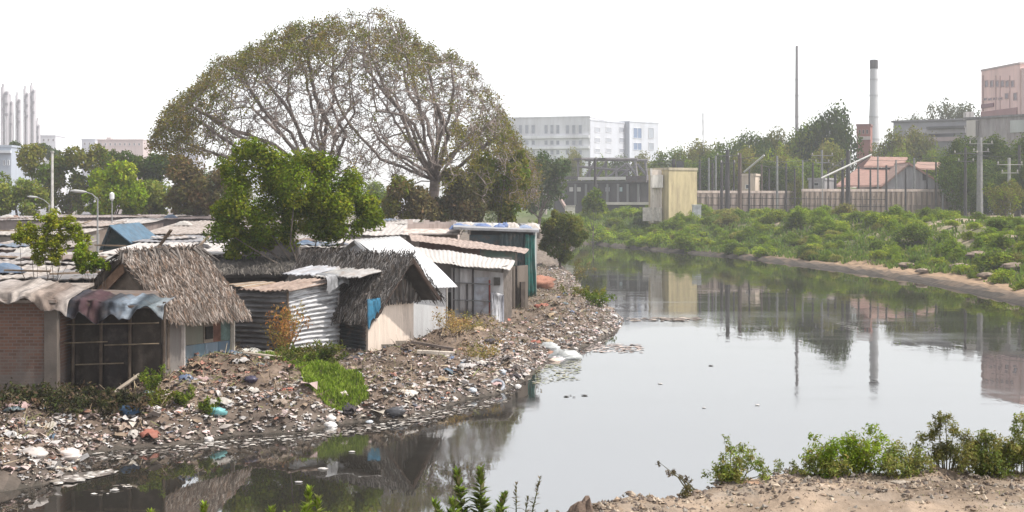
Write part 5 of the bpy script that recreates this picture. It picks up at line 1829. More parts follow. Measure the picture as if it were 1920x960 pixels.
x, y, z, dd, n1, px = bank_points(190000, 0, 17, (-60, 1180), (35, 135))
keep = r.random(len(x)) < np.where(dd < 2.2, .95, .5) * np.clip((75 / y) ** .5, .5, 1)
# the grass patch stays clear
GP = np.array([at(478, 672, 53.5)[:2], at(560, 662, 55)[:2], at(640, 706, 50)[:2], at(692, 742, 46.5)[:2], at(640, 756, 45.5)[:2], at(575, 745, 46)[:2], at(540, 705, 50)[:2]])


def inpoly(x, y, P):
    ins = np.zeros(x.shape, bool)
    for i in range(len(P)):
        (ax, ay), (bx, by) = P[i], P[(i + 1) % len(P)]
        c = (ay > y) != (by > y)
        ins ^= c & (x < ax + (y - ay) / (by - ay + 1e-12) * (bx - ax))
    return ins


keep &= ~inpoly(x, y, GP)
x, y, z, dd, n1, px = [q[keep] for q in (x, y, z, dd, n1, px)]
n = len(x)
print('litter', n)
m4 = 4
U, V = np.meshgrid(np.linspace(-.5, .5, 3), np.linspace(-.5, .5, 3), indexing='ij')
s = (.055 + .17 * r.random(n) ** 2.4 + .32 * (r.random(n) < .02) * r.random(n)) * (.9 + .2 * (dd < 2))
an = r.random(n) * 6.28
asp = .3 + .7 * r.random(n)
pz = (r.random((n, 3, 3)) - .25) * s[:, None, None] * .55
lx = U[None] * s[:, None, None]
ly = V[None] * (s * asp)[:, None, None]
ca, sa = np.cos(an)[:, None, None], np.sin(an)[:, None, None]
P = np.stack([x[:, None, None] + lx * ca - ly * sa, y[:, None, None] + lx * sa + ly * ca, z[:, None, None] + pz + .03], -1).reshape(-1, 3)
f9 = np.array([(0, 3, 4, 1), (1, 4, 5, 2), (3, 6, 7, 4), (4, 7, 8, 5)])
fs = (np.arange(n)[:, None, None] * 9 + f9[None]).reshape(-1, 4)
ci = r.choice(len(PAL), n, p=PW / PW.sum())
cc = PAL[ci] * (.75 + .5 * r.random((n, 1)))
cc = cc * .86 + A(.165, .125, .105) * .14
edge_w = (dd < 3.2) & (r.random(n) < .62 - .14 * dd)
cc[edge_w] = np.array([(.40, .375, .36), (.44, .35, .33), (.30, .29, .29), (.38, .34, .29)])[r.integers(0, 4, edge_w.sum())] * (.7 + .45 * r.random((edge_w.sum(), 1)))
inner = (n1 > np.where(y > 56, -.02, .12)) & (r.random(n) < .62) & (dd > 2.6)
cc[inner] = np.array([(.15, .105, .075), (.22, .15, .10), (.11, .085, .065)])[r.integers(0, 3, inner.sum())] * (.8 + .5 * r.random((inner.sum(), 1)))
red = (px > 340) & (px < 560) & (dd > 3) & (dd < 9) & (r.random(n) < .4)
cc[red] = A(.25, .125, .095) * (.6 + .8 * r.random((red.sum(), 1)))
o = MB().add(P, fs, np.repeat(cc, 4, 0)).build('litter', MT['litter'])
o['kind'] = 'stuff'
tag(o, 'scraps of rubbish, rags and paper strewn over the left bank', 'litter')
# straw, twigs and dry stalks over the rubbish
x, y, z, dd, n1, px = bank_points(110000, .6, 17, (-60, 1180), (35, 135))
keep = (r.random(len(x)) < .35 + .5 * (n1 > .05)) & ~inpoly(x, y, GP)
x, y, z, n1 = x[keep], y[keep], z[keep], n1[keep]
n = len(x)
d = rdir(r, n)
d[:, 2] = np.abs(d[:, 2]) * .8
L_ = (.15 + .5 * r.random(n) ** 2)[:, None]
b = np.stack([x, y, z], 1)
pp = np.cross(d, rdir(r, n)) * .018
Q = np.stack([b - pp, b + pp, b + d * L_ + pp * .5, b + d * L_ - pp * .5], 1)
cc = np.array([(.22, .165, .105), (.14, .105, .07), (.28, .225, .155), (.09, .07, .055), (.13, .14, .045)])[r.integers(0, 5, n)] * (.7 + .6 * r.random((n, 1)))
o = MB().add(Q.reshape(-1, 3), np.arange(4 * n).reshape(-1, 4), cc).build('dry_weeds', MT['litter'])
o['kind'] = 'stuff'
tag(o, 'dry stalks and straw mixed into the rubbish on the left bank', 'weeds')


def tufts(name, label, P, n, h, cols, seed, w=.03, lean=.35, kind=True, sx=None):
    """Grass blades over polygon P (world xy)."""
    rr = np.random.default_rng(seed)
    P = np.asarray(P)
    lo, hi = P.min(0), P.max(0)
    X_ = lo[0] + (hi[0] - lo[0]) * rr.random(n * 3)
    Y_ = lo[1] + (hi[1] - lo[1]) * rr.random(n * 3)
    k = inpoly(X_, Y_, P)
    X_, Y_ = X_[k][:n], Y_[k][:n]
    Z_ = ground(X_, Y_)
    m = len(X_)
    b = np.stack([X_, Y_, Z_ - .02], 1)
    a = rr.random(m) * 6.28
    s = np.stack([np.cos(a), np.sin(a), 0 * a], 1) * w
    l = np.stack([rr.normal(0, lean, m), rr.normal(0, lean, m), np.ones(m)], 1) * (h * (.4 + .9 * rr.random(m)))[:, None]
    Q = np.stack([b - s, b + s, b + l + s * .3, b + l - s * .3], 1)
    c = np.asarray(cols)[rr.integers(0, len(cols), m)] * (.75 + .5 * rr.random((m, 1)))
    o = MB().add(Q.reshape(-1, 3), np.arange(4 * m).reshape(-1, 4), c).build(name, MT['leaf'])
    if kind:
        o['kind'] = 'stuff'
    tag(o, label, 'grass')
    return o


tufts('grass_patch', 'bright green grass patch sloping through the rubbish bank', GP, 16000, .17, [(.15, .23, .02), (.19, .26, .03), (.12, .18, .02), (.22, .27, .05)], 81, .035)
rect = lambda px, py, D, w, d_: [(at(px, py, D)[0] - w, D - d_), (at(px, py, D)[0] + w, D - d_), (at(px, py, D)[0] + w, D + d_), (at(px, py, D)[0] - w, D + d_)]


def weed(px, D, h, w, n, cols, label, seed, ls=.09, group=None, cat='weed', name='weed_clump', ns=9, up=.4):
    rr = np.random.default_rng(seed)
    p = xy(px, D)
    p[2] = gz(p[0], p[1])
    t = thing(name, label, cat, p, group)
    mb = MB()
    C_, R_ = [], []
    for i in range(ns):
        e = p + A(rr.normal(0, w * .45), rr.normal(0, w * .4), h * rr.uniform(.55, 1.0))
        m = p * .5 + e * .5 + A(*rr.normal(0, w * .1, 2), 0)
        mb.tube([p + (e - p) * A(.25, .25, 0) - A(0, 0, .05), m, e], [.02 * h + .006, .012 * h + .004, .004], np.array(cols[0]) * .8 + A(.02, .01, 0), 5)
        for s_ in (.45, .7, .9, 1.0):
            C_.append(p + (e - p) * s_ + rr.normal(0, w * .06, 3))
            R_.append(max(h, w) * rr.uniform(.10, .2))
    mb.build('stems', MT['bark'], t)
    mb = MB()
    leaves(mb, C_, R_, n, ls, cols, rr, up=up, shell=.15, asp=.45)
    mb.build('leaves', MT['leaf'], t)
    return t


GR = [(.09, .14, .025), (.12, .17, .03), (.07, .11, .02)]
weed(528, 55, 1.9, 1.3, 1100, [(.28, .15, .07), (.33, .2, .10), (.22, .15, .07), (.2, .17, .06)], 'rust orange dry weed clump before the tin shack', 90, .12, ns=14)
weed(560, 51.5, .75, 1.6, 1600, [(.055, .08, .02), (.075, .10, .025), (.13, .13, .06)], 'dark green weed clump at the top of the bright grass patch', 91, .12, ns=14)
weed(598, 50, .85, 1.0, 1200, [(.05, .075, .018), (.08, .10, .03)], 'very dark weed clump in the middle of the bright grass patch', 92, .12, ns=10)
for i, (px, D, h, w, pal, l) in enumerate(((285, 43.6, .7, .5, GR, 'green weed clump at the foot of the thatched hut bank'), (300, 42.9, .55, .7, G_OLIVE, 'olive weed clump below the leaning bamboo pole'), (345, 43.2, .45, .6, GR, 'small green weed left of the reddish rubbish'),
                                           (388, 42.9, .5, .4, GR, 'leafy green weed near the waterline left of the grass patch'), (1120, 86, 1.0, 1.3, G_MID, 'green weed clump at the tip of the rubbish point'), (1096, 90, .8, 1.6, G_OLIVE, 'olive weeds spread behind the tip of the rubbish point'),
                                           (880, 66, .9, 1.6, [(.22, .19, .08), (.16, .16, .06), (.28, .23, .12)], 'yellowish dry weeds on the rubbish before the long shed'), (850, 60, .8, 2.0, [(.26, .2, .11), (.2, .16, .08)], 'straw coloured dry weeds right of the cream hut'),
                                           (1078, 118, 1.8, 1.3, [(.12, .13, .06), (.15, .14, .08)], 'tall reedy olive weeds on the bank below the rounded shrub'), (900, 57, .6, 1.8, [(.25, .2, .12), (.15, .15, .06)], 'brownish dry weeds on the slope below the long shed'))):
    weed(px, D, h, w, 700, pal, l, 100 + i, .10 if D < 70 else .16)
# dark creeper heap below the brick shack
for i, (px, w, l) in enumerate(((60, 1.5, 'dark green creeper heap at the foot of the brick shack'), (165, 1.4, 'dark creeper heap below the sackcloth shack'), (225, .8, 'small dark creeper heap under the leaning bamboo pole'))):
    weed(px, 42.5 - .15 * i, .55, w * 1.2, 2600, [(.03, .04, .022), (.045, .055, .03), (.07, .06, .05), (.02, .024, .02), (.09, .08, .07)], l, 120 + i, .13, cat='creeper', name='creeper_heap', ns=26)
# individual bits one can pick out
def bag(px, py, D, s, c, label, group=None, name='plastic_bag', cat='plastic bag', water=False, m='plastic'):
    rr = np.random.default_rng(int(px * 7 + py))
    p = at(px, py, D)
    p[2] = 0.02 if water else gz(p[0], p[1])
    nn = 13
    th, ph = np.meshgrid(np.linspace(.02, math.pi * .98, nn), np.linspace(0, 2 * math.pi, nn), indexing='ij')
    q = 1 + .5 * (rr.random(th.shape) - .5)
    q[:, -1] = q[:, 0]
    mb = MB()
    P = np.stack([p[0] + s * q * np.sin(th) * np.cos(ph), p[1] + s * .8 * q * np.sin(th) * np.sin(ph), p[2] + s * (.16 if water else .3 if name == 'rubble_mound' else .5) * q * np.cos(th) + s * (.02 if water else .25)], -1)
    mb.grid(P[:, ::-1], c)
    return single(mb, name, MT[m], label, cat, group, True)


def Dg(py, z=.5):
    return F * (CH - z) / (py - HZ)


bag(125, 862, Dg(862, .2), .34, (.45, .40, .375), 'big whitish sack lying on the spit at the lower left')
bag(60, 880, Dg(880, .2), .36, (.36, .325, .305), 'pale grey sack on the spit below the big whitish sack')
bag(470, 660, 55, .55, (.55, .53, .48), 'pale foamy heap of plastic bags before the blue walled hut')
bag(500, 655, 55.4, .5, (.52, .46, .38), 'cream coloured sack heap beside the rust orange weeds')
bag(1058, 630, Dg(630, 1.0), .75, (.30, .31, .31), 'large grey bundle of plastic on the rubbish point')
bag(1030, 625, Dg(625, 1.0), .5, (.36, .37, .37), 'grey crumpled sheet left of the large grey bundle')
bag(1048, 648, Dg(648, .6), .36, (.60, .52, .54), 'pinkish white bag near the tip of the rubbish point')
bag(1088, 660, Dg(660, .2), .32, (.45, .34, .34), 'pink bag at the waterline of the rubbish point')
bag(1040, 664, Dg(664, .3), .3, (.5, .4, .34), 'tan paper sack at the waterline of the rubbish point')
bag(742, 776, Dg(776, .15), .3, (.05, .05, .055), 'black plastic bag at the waterline below the cream hut')
bag(785, 790, Dg(790, .05), .26, (.06, .06, .07), 'small black bag floating against the litter edge')
bag(240, 768, 42.3, .35, (.06, .12, .22), 'blue plastic bag in the shade below the sackcloth shack')
bag(405, 802, Dg(802, .15), .3, (.12, .30, .31), 'turquoise plastic bag at the waterline left of the grass')
bag(470, 745, Dg(745, .7), .22, (.04, .035, .06), 'dark violet bag on the reddish rubbish slope')
bag(985, 510, 100, .0 + 1.0, (.30, .13, .09), 'reddish brown earth heap behind the green shack', None, 'earth_heap', 'heap', m='ground')
bag(1012, 540, 98, 1.1, (.28, .14, .10), 'brick red heap of cloth and earth right of the green shack', None, 'earth_heap', 'heap', m='ground')
GB = 'pale bags along the waterline'
for i in range(34):
    s = r.random()
    k = int(r.integers(4, 19))
    a, b = _sh[k], _sh[k + 1]
    px, py = a[0] + (b[0] - a[0]) * s, a[1] + (b[1] - a[1]) * s - 3 - 26 * r.random()
    bag(px, py, Dg(py, .3), r.uniform(.08, .19), A(*[(.56, .54, .53), (.45, .42, .40), (.55, .46, .44), (.40, .43, .47)][i % 4]), 'pale plastic bag among the litter along the waterline', GB)
rr = np.random.default_rng(88)
nr = 0
while nr < 190:
    D = rr.uniform(41, 92)
    px = rr.uniform(0, 1150)
    x, y = xy(px, D)[:2]
    d_, i_ = river(np.array([x]), np.array([y]))
    if i_[0] or d_[0] > 11 or x > centre(y) or inpoly(np.array([x]), np.array([y]), GP)[0]:
        continue
    nr += 1
    z = gz(x, y)
    s_ = rr.uniform(.16, .42)
    nn = 9
    U, V = np.meshgrid(np.linspace(-1, 1, nn), np.linspace(-1, 1, nn), indexing='ij')
    an = rr.uniform(0, 3.1)
    asp = rr.uniform(.35, .9)
    rad_ = np.sqrt(U ** 2 + V ** 2)
    zz = .32 * s_ * np.clip(1.1 - rad_, 0, 1) ** .5 + .28 * s_ * (rr.random(U.shape) - .4) + .1 * s_ * np.sin(U * 5 + V * 3)
    lx = U * s_ * (1 + .2 * rr.normal(size=U.shape)) * (1 - .25 * V ** 2)
    ly = V * s_ * asp * (1 + .2 * rr.normal(size=U.shape)) * (1 - .25 * U ** 2)
    P = np.stack([x + lx * math.cos(an) - ly * math.sin(an), y + lx * math.sin(an) + ly * math.cos(an), z + .03 + zz], -1)
    c = A(*[(.36, .34, .33), (.10, .13, .2), (.30, .12, .09), (.05, .045, .05), (.38, .27, .26), (.2, .16, .13), (.42, .39, .36), (.26, .2, .16), (.16, .2, .22), (.33, .25, .17)][int(rr.integers(0, 10))]) * rr.uniform(.7, 1.1)
    mb = MB()
    mb.grid(P, c, A(0, 0, -.02))
    single(mb, 'discarded_rag', MT['cloth'], 'crumpled discarded rag lying in the rubbish of the left bank', 'rag', 'rags in the rubbish on the left bank', True)
# tyre, planks
p = at(932, 728, Dg(728, .1))
mb = MB()
th = np.linspace(0, 2 * math.pi, 21)
mb.tube(np.stack([p[0] + .24 * np.cos(th), p[1] + .2 * np.sin(th), .2 + .17 * np.sin(th)], 1), .065, (.2, .21, .235), 8)
single(mb, 'tyre', MT['plastic'], 'pale grey tyre lying in the shallows at the litter edge', 'tyre', smooth=True)
for i, (x0, y0, x1, y1, D, w, c, l) in enumerate(((782, 656, 852, 651, 57, .12, (.42, .37, .32), 'long pale board on the ground right of the cream hut'), (770, 648, 850, 640, 58, .1, (.10, .08, .07), 'dark board behind the long pale board'), (455, 672, 528, 671, 51, .05, (.28, .24, .2), 'thin pole lying on the bank before the tin shack'),
                                                  (1010, 560, 1060, 556, 93, .15, (.10, .08, .07), 'dark log on the bank behind the rubbish point'), (1070, 545, 1140, 588, 92, .16, (.085, .07, .062), 'dark timber along the far edge of the rubbish point'))):
    a, b = at(x0, y0, D), at(x1, y1, D)
    a[2], b[2] = gz(a[0], a[1]) + .12, gz(b[0], b[1]) + .12
    mb = MB()
    mb.slab([a, b, b + A(0, .3, 0), a + A(0, .3, 0)], (0, 0, w), c)
    single(mb, 'board' if i != 3 else 'log', MT['wood'], l, 'board' if i != 3 else 'log')
# scum and things afloat
def scum(poly, n, label, cols, seed, s0=.08, s1=.35):
    rr = np.random.default_rng(seed)
    P = np.array([(at(px, py, F * CH / (py - HZ)))[:2] for px, py in poly])
    lo, hi = P.min(0), P.max(0)
    X_ = lo[0] + (hi[0] - lo[0]) * rr.random(n * 5)
    Y_ = lo[1] + (hi[1] - lo[1]) * rr.random(n * 5)
    k = inpoly(X_, Y_, P)
    X_, Y_ = X_[k][:n], Y_[k][:n]
    mb = MB()
    for x_, y_ in zip(X_, Y_):
        crumple(mb, (x_, y_, .012), rr.uniform(s0, s1), A(*cols[int(rr.integers(0, len(cols)))]) * rr.uniform(.7, 1.2), rr, .12, 3)
    o = mb.build('floating_scum', MT['litter'])
    o['kind'] = 'stuff'
    tag(o, label, 'scum')


SC_ = [(.34, .32, .30), (.2, .175, .16), (.10, .085, .075), (.40, .37, .34), (.15, .13, .11)]
scum([(100, 898), (205, 882), (212, 888), (160, 900), (100, 910)], 160, 'pale scum strip off the lower left spit', SC_, 130)
scum([(140, 930), (240, 905), (250, 915), (180, 935)], 14, 'few pale flecks floating at the lower left', SC_, 131, .06, .2)
scum([(1165, 597), (1310, 596), (1310, 602), (1165, 603)], 90, 'brown scum line trailing from the rubbish point', [(.15, .12, .10), (.25, .21, .18), (.1, .08, .07)], 132, .15, .5)
scum([(1110, 645), (1200, 646), (1205, 662), (1090, 660)], 150, 'pinkish brown scum beside the rubbish point', [(.25, .2, .18), (.4, .34, .31), (.14, .11, .1)], 133)
scum([(1000, 690), (1090, 672), (1085, 712), (1000, 722)], 230, 'greenish scum in the bay of the rubbish point', [(.13, .14, .06), (.2, .18, .1), (.1, .1, .06), (.35, .33, .28)], 134, .06, .2)
scum([(560, 816), (700, 796), (860, 764), (930, 745), (960, 752), (860, 780), (700, 812), (560, 828)], 330, 'grey white scum along the litter edge', SC_, 135, .04, .18)
scum([(160, 850), (340, 834), (560, 815), (560, 832), (340, 848), (180, 866)], 260, 'grey white scum in the left bay', SC_, 136, .04, .18)
for i, (px, py, s) in enumerate(((1062, 744, .10), (1096, 742, .11), (1076, 745, .06), (1333, 686, .10), (1070, 742, .05), (1050, 700, .08), (605, 880, .13), (660, 848, .09), (1500, 640, .1), (1238, 720, .09), (560, 905, .09), (1420, 760, .08), (215, 920, .1), (1320, 765, .07))):
    D = F * CH / (py - HZ)
    bag(px, py, D, s, (.06, .055, .05) if i < 6 else (.4, .38, .36), 'dark speck of debris floating on the open river' if i < 6 else 'pale scrap floating on the river', 'dark floating debris' if i < 6 else 'pale floating scraps', 'floating_debris', 'debris', True)

# grey white rubble on the right bank top
for i, (px, py, D, s) in enumerate(((1700, 432, 140, .8), (1730, 438, 132, .7), (1765, 428, 140, 1.0), (1800, 434, 132, .9), (1835, 430, 134, 1.1), (1870, 436, 126, 1.0), (1905, 438, 120, 1.2), (1890, 424, 140, 1.0), (1850, 446, 120, .8))):
    bag(px, py, D, s, A(.24, .19, .15) * rnd.uniform(.85, 1.1), 'pale mound of earth and rubble on top of the right bank', 'rubble mounds on the right bank', 'rubble_mound', 'mound', m='ground')

# ---------------------------------------------------------------- foreground plants
def shoots(px, D, specs, label, pal, seed, ls=.075, dens=210, name='leafy_plant', group=None):
    """Upright leafy shoots: specs are (dx, height, lean)."""
    rr = np.random.default_rng(seed)
    p = xy(px, D)
    p[2] = gz(p[0], p[1])
    t = thing(name, label, 'plant', p, group)
    mb, ml = MB(), MB()
    specs = [(a * 1.05, b * (.98 if len(specs) > 8 else 1.1), c) for a, b, c in specs]
    pal = np.asarray(pal)
    for dx, h, lean in specs:
        b = p + A(dx * .35, rr.normal(0, .06), -.03)
        e = p + A(dx + lean, rr.normal(0, .1), h)
        m = (b + e) / 2 + A(-lean * .2, 0, .02)
        mb.tube([b, m, e], [.011, .008, .003], (.09, .10, .04), 6)
        n = int(dens * h * 1.5)
        s = rr.random(n) ** .75
        C_ = np.where(s[:, None] < .5, b + (m - b) * (s * 2)[:, None], m + (e - m) * (s * 2 - 1)[:, None])
        an = rr.random(n) * 6.28
        tilt = .35 + .5 * rr.random(n)
        d = np.stack([np.cos(an), np.sin(an), tilt + 1.2 * (s > .85)], 1)
        d /= np.linalg.norm(d, axis=1, keepdims=True)
        sd = np.cross(d, A(0, 0, 1))
        sd /= np.linalg.norm(sd, axis=1, keepdims=True)
        nn = np.cross(sd, d)
        L_ = (ls * (.6 + .8 * rr.random(n)) * (1.15 - .6 * s ** 3))[:, None]
        w = L_ * .17
        Q = np.stack([C_, C_ + d * L_ * .45 + sd * w - nn * L_ * .04, C_ + d * L_ - nn * L_ * .18, C_ + d * L_ * .45 - sd * w - nn * L_ * .04], 1)
        c = pal[rr.integers(0, len(pal), n)] * (.75 + .5 * rr.random((n, 1)))
        ml.add(Q.reshape(-1, 3), np.arange(4 * n).reshape(-1, 4), c)
    mb.build('stems', MT['bark'], t)
    ml.build('leaves', MT['leaf'], t)
    return t


def fan(n, w, h0, h1, rr):
    return [(rr.uniform(-w, w), rr.uniform(h0, h1), rr.normal(0, .07)) for _ in range(n)]


rr = np.random.default_rng(140)
SH = [(.13, .195, .025), (.16, .225, .03), (.085, .13, .022), (.16, .20, .05), (.15, .14, .07)]
LM = [(.17, .24, .025), (.2, .27, .035), (.13, .19, .02), (.19, .2, .06)]
shoots(893, 11.3, [(-.27, .62, -.06), (-.16, .70, -.02), (-.13, .9, -.02), (-.02, .55, .02), (.05, .92, -.02), (.13, .6, .05), (.16, .74, .06)] + fan(34, .32, .3, .58, rr), 'dense green plant with spiky upright shoots at the bottom centre', SH, 141, .095, 330)
shoots(975, 11.5, [(.0, .62, .06), (.06, .72, .1), (-.05, .66, .02), (.1, .5, .12)], 'thin brownish seeding weed right of the spiky green plant', [(.12, .10, .06), (.16, .13, .09), (.09, .09, .05)], 142, .05, 110)
shoots(570, 11.4, [(.0, .72, .03), (.06, .66, .05), (-.07, .58, -.03), (.03, .62, 0)] + fan(14, .22, .3, .5, rr), 'lime green bushy plant with one tall shoot at the bottom edge', LM, 143, .09, 330)
shoots(640, 11.4, fan(10, .18, .38, .58, rr), 'lime green low plant right of the tall lime shoot', LM, 144, .09, 300)
for px, h, l in ((130, .3, 'single lime shoot tip at the bottom left'), (285, .34, 'lime shoot tip left of the pair at the bottom edge'), (340, .33, 'short lime shoot in the middle of the bottom left tips'), (380, .41, 'taller lime shoot tip at the bottom edge'), (500, .36, 'lime shoot left of the bushy lime plant')):
    shoots(px, 11.3, [(0, h + .12, .01), (.05, h * .9, .03), (-.05, h * .85, -.02)], l, LM, 150 + px, .085, 330)
WR = [(.085, .115, .04), (.11, .14, .045), (.07, .095, .035), (.13, .14, .06)]


def fw(px, D, specs, n, l, pal, seed, ls=.05, cat='weed'):
    """Feathery weed in front of the river: clumps (dx, h, radius)."""
    rr = np.random.default_rng(seed)
    D = float(edge_n(xy(px, D)[0])) - .12
    p = xy(px, D)
    p[2] = gz(p[0], p[1])
    t = thing('bank_weed', l, cat, p)
    mb = MB()
    C_, R_ = [], []
    for dx, h, rd in specs:
        e = p + A(dx, rr.normal(0, .1), h)
        mb.tube([p + A(dx * .3, 0, -.04), p + A(dx * .6, 0, h * .55), e], [.009, .006, .002], (.10, .09, .05), 5)
        for j in range(8):
            C_.append(e + rr.normal(0, rd * .5, 3) - A(0, 0, rd * .3))
            R_.append(rd * rr.uniform(.45, .95))
    mb.build('stems', MT['bark'], t)
    mb = MB()
    leaves(mb, C_, R_, int(n * 2.0), ls * .72, np.array(pal) * 1.5, rr, up=.4, shell=.1, asp=.34)
    mb.build('leaves', MT['leaf'], t)


fw(1370, 14.95, [(-.16, .14, .10), (-.05, .2, .12), (.05, .3, .10), (.12, .38, .09), (.2, .26, .09), (.28, .2, .07), (.0, .42, .06), (-.1, .28, .07), (.1, .12, .12), (.36, .1, .08), (-.02, .08, .12)], 1500, 'feathery grey green weed standing alone on the dirt edge', WR + [(.12, .17, .05)], 160, .055)
fw(1320, 14.8, [(-.22, .12, .03), (-.3, .19, .03), (-.38, .24, .03), (-.15, .05, .05), (-.45, .28, .025)], 160, 'thin dark sprig leaning left over the water', [(.06, .055, .05), (.08, .07, .06)], 161, .05)
fw(1600, 15.5, [(-.45, .22, .12), (-.3, .3, .12), (-.15, .26, .14), (.0, .3, .14), (.15, .36, .13), (.28, .4, .1), (.4, .28, .12), (-.2, .12, .16), (.1, .14, .18), (.35, .12, .15), (-.4, .1, .14), (.22, .5, .05), (-.42, .42, .05), (.0, .2, .16)], 4200, 'broad bright green weed mound on the dirt edge', [(.10, .16, .02), (.13, .19, .03), (.08, .13, .02), (.15, .17, .06)], 162, .055)
fw(1775, 15.7, [(-.2, .42, .08), (-.1, .5, .07), (.0, .6, .06), (.08, .46, .09), (.18, .38, .1), (-.05, .25, .13), (.12, .2, .13), (-.2, .2, .12), (.28, .3, .09), (-.12, .62, .04)], 2400, 'tall dark olive weed clump on the dirt edge', [(.065, .075, .035), (.09, .10, .04), (.11, .12, .05), (.05, .055, .03)], 163, .05)
fw(1865, 15.75, [(-.2, .3, .1), (-.05, .38, .1), (.1, .32, .12), (.22, .5, .07), (.3, .62, .06), (.0, .18, .15), (.3, .3, .12), (-.15, .5, .035), (.4, .5, .07)], 2600, 'green and grey weed clump at the right edge of the dirt bank', WR, 164, .05)
fw(1690, 15.55, [(-.12, .2, .12), (.0, .26, .12), (.12, .2, .12), (.0, .1, .15), (.2, .12, .12)], 1500, 'pale green weed clump between the broad mound and the tall olive weed', WR + [(.13, .15, .06)], 168, .05)
fw(1830, 15.7, [(-.15, .22, .12), (.0, .3, .12), (.12, .24, .13), (.05, .12, .15), (.2, .14, .12)], 1700, 'grey green weed clump right of the tall olive weed', WR + [(.12, .16, .05)], 169, .05)
fw(1915, 15.6, [(-.1, .3, .13), (.05, .4, .12), (.12, .2, .15), (-.15, .14, .15), (.0, .6, .05)], 1900, 'leafy weed clump cut off by the right edge of the photo', WR, 171, .05)
fw(1535, 15.35, [(-.1, .14, .1), (.05, .2, .1), (.12, .1, .12)], 900, 'low pale weed clump at the left end of the broad mound', WR + [(.15, .16, .07)], 172, .05)
fw(1480, 15.2, [(-.1, .06, .06), (.05, .08, .06), (.15, .05, .05)], 260, 'low weed sprout between the lone weed and the broad mound', WR, 165, .04)
fw(1280, 14.5, [(0, .06, .05), (.05, .1, .04)], 130, 'tiny dark weed sprout on the dirt edge', [(.06, .06, .04)], 166, .04)
fw(1040, 13.6, [(0, .16, .025), (.03, .24, .02), (-.05, .1, .04), (.06, .2, .02)], 90, 'wispy dry sprig beside the dark clod of earth', [(.1, .08, .06)], 167, .035)


def clod(px, D, s, c, label, seed, stretch=(1, 1, 1), group=None, name='earth_clod'):
    rr = np.random.default_rng(seed)
    p = xy(px, D)
    p[2] = gz(p[0], p[1])
    nn = 11
    th, ph = np.meshgrid(np.linspace(.03, math.pi * .97, nn), np.linspace(0, 2 * math.pi, nn), indexing='ij')
    q = 1 + .45 * (rr.random(th.shape) - .5)
    q[:, -1] = q[:, 0]
    P = np.stack([p[0] + s * stretch[0] * q * np.sin(th) * np.cos(ph), p[1] + s * stretch[1] * q * np.sin(th) * np.sin(ph), p[2] + s * stretch[2] * (q * np.cos(th) * .7 + .25)], -1)
    mb = MB()
    mb.grid(P[:, ::-1], c)
    return single(mb, name, MT['ground'], label, 'clod', group)


p = xy(1066, float(edge_n(xy(1066, 13.7)[0])) - .22)
mb = MB()
rr = np.random.default_rng(3)
g = gz(p[0], p[1])
U, V = np.meshgrid(np.linspace(0, 1, 16), np.linspace(0, 1, 12), indexing='ij')
prof = np.interp(U, [0, .2, .5, .68, .88, .95, 1], [0, .10, .2, .31, .33, .2, 0])
P = np.stack([p[0] - .26 + .52 * U, p[1] - .2 + .42 * V, g - .06 + prof * np.clip(np.sin(np.clip(V, 0, 1) * math.pi), 0, 1) ** .3 * (.85 + .3 * rr.random(U.shape)) + .05 * (rr.random(U.shape) - .5)], -1)
mb.grid(P, (.12, .088, .07))
single(mb, 'earth_clod', MT['ground'], 'large dark upthrust clod of earth at the left end of the dirt edge', 'clod')
CL = 'small clods scattered on the dirt'
for i in range(90):
    px = rnd.uniform(1090, 1940)
    D = float(edge_n(xy(px, 15)[0])) - .05 - abs(rnd.gauss(0, .6))
    if D < 13.2:
        D = rnd.uniform(13.4, 14.2)
    clod(px, D, rnd.uniform(.01, .034), A(.22, .165, .125) * rnd.uniform(.5, 1.3), 'small lump of dry earth on the foreground dirt', 200 + i, (rnd.uniform(.8, 1.6), 1, rnd.uniform(.5, .9)), CL)
for px, D, s, l in ((1395, 14.9, .10, 'reddish earth hump beside the lone feathery weed'), (1660, 15.5, .12, 'dark earth hump under the broad weed mound'), (1740, 15.6, .14, 'dark earth hump at the foot of the tall olive weed'), (1690, 15.0, .06, 'pale stone on the dirt below the weeds')):
    clod(px, D, s, (.30, .2, .14) if 'pale' not in l else (.30, .26, .22), l, int(px), (1.8, .9, .5), None, 'earth_hump' if 'pale' not in l else 'stone')
o = tufts('grass_litter', 'dry grass bits over the foreground dirt', [(-.2, 13), (7, 13), (7, 16), (3, 15.4), (.7, 14.2)], 1600, .035, [(.30, .24, .15), (.2, .16, .1), (.16, .17, .06)], 170, .006, .9)

# loose gravel and crumbs of earth over the dirt
rr = np.random.default_rng(180)
n = 9000
x = rr.uniform(.1, 7.5, n)
y = edge_n(x) + .15 - np.abs(rr.normal(0, .9, n))
s = .006 + .03 * rr.random(n) ** 3
z = ground(x, y)
d8 = rdir(rr, n * 6).reshape(n, 6, 3)
base = np.array([(1, 0, 0), (0, 1, 0), (-1, 0, 0), (0, -1, 0), (0, 0, .8), (0, 0, -.6)], float)[None]
P = np.stack([x, y, z], 1)[:, None] + (base + .45 * d8) * s[:, None, None]
oct_ = np.array([(0, 1, 4), (1, 2, 4), (2, 3, 4), (3, 0, 4), (1, 0, 5), (2, 1, 5), (3, 2, 5), (0, 3, 5)])
cc = np.array([(.22, .165, .12), (.13, .10, .08), (.30, .245, .19), (.17, .15, .13), (.09, .07, .06)])[rr.integers(0, 5, n)] * (.8 + .4 * rr.random((n, 1)))
o = MB().add(P.reshape(-1, 3), (np.arange(n)[:, None, None] * 6 + oct_[None]).reshape(-1, 3), np.repeat(cc, 8, 0)).build('gravel', MT['litter'])
o['kind'] = 'stuff'
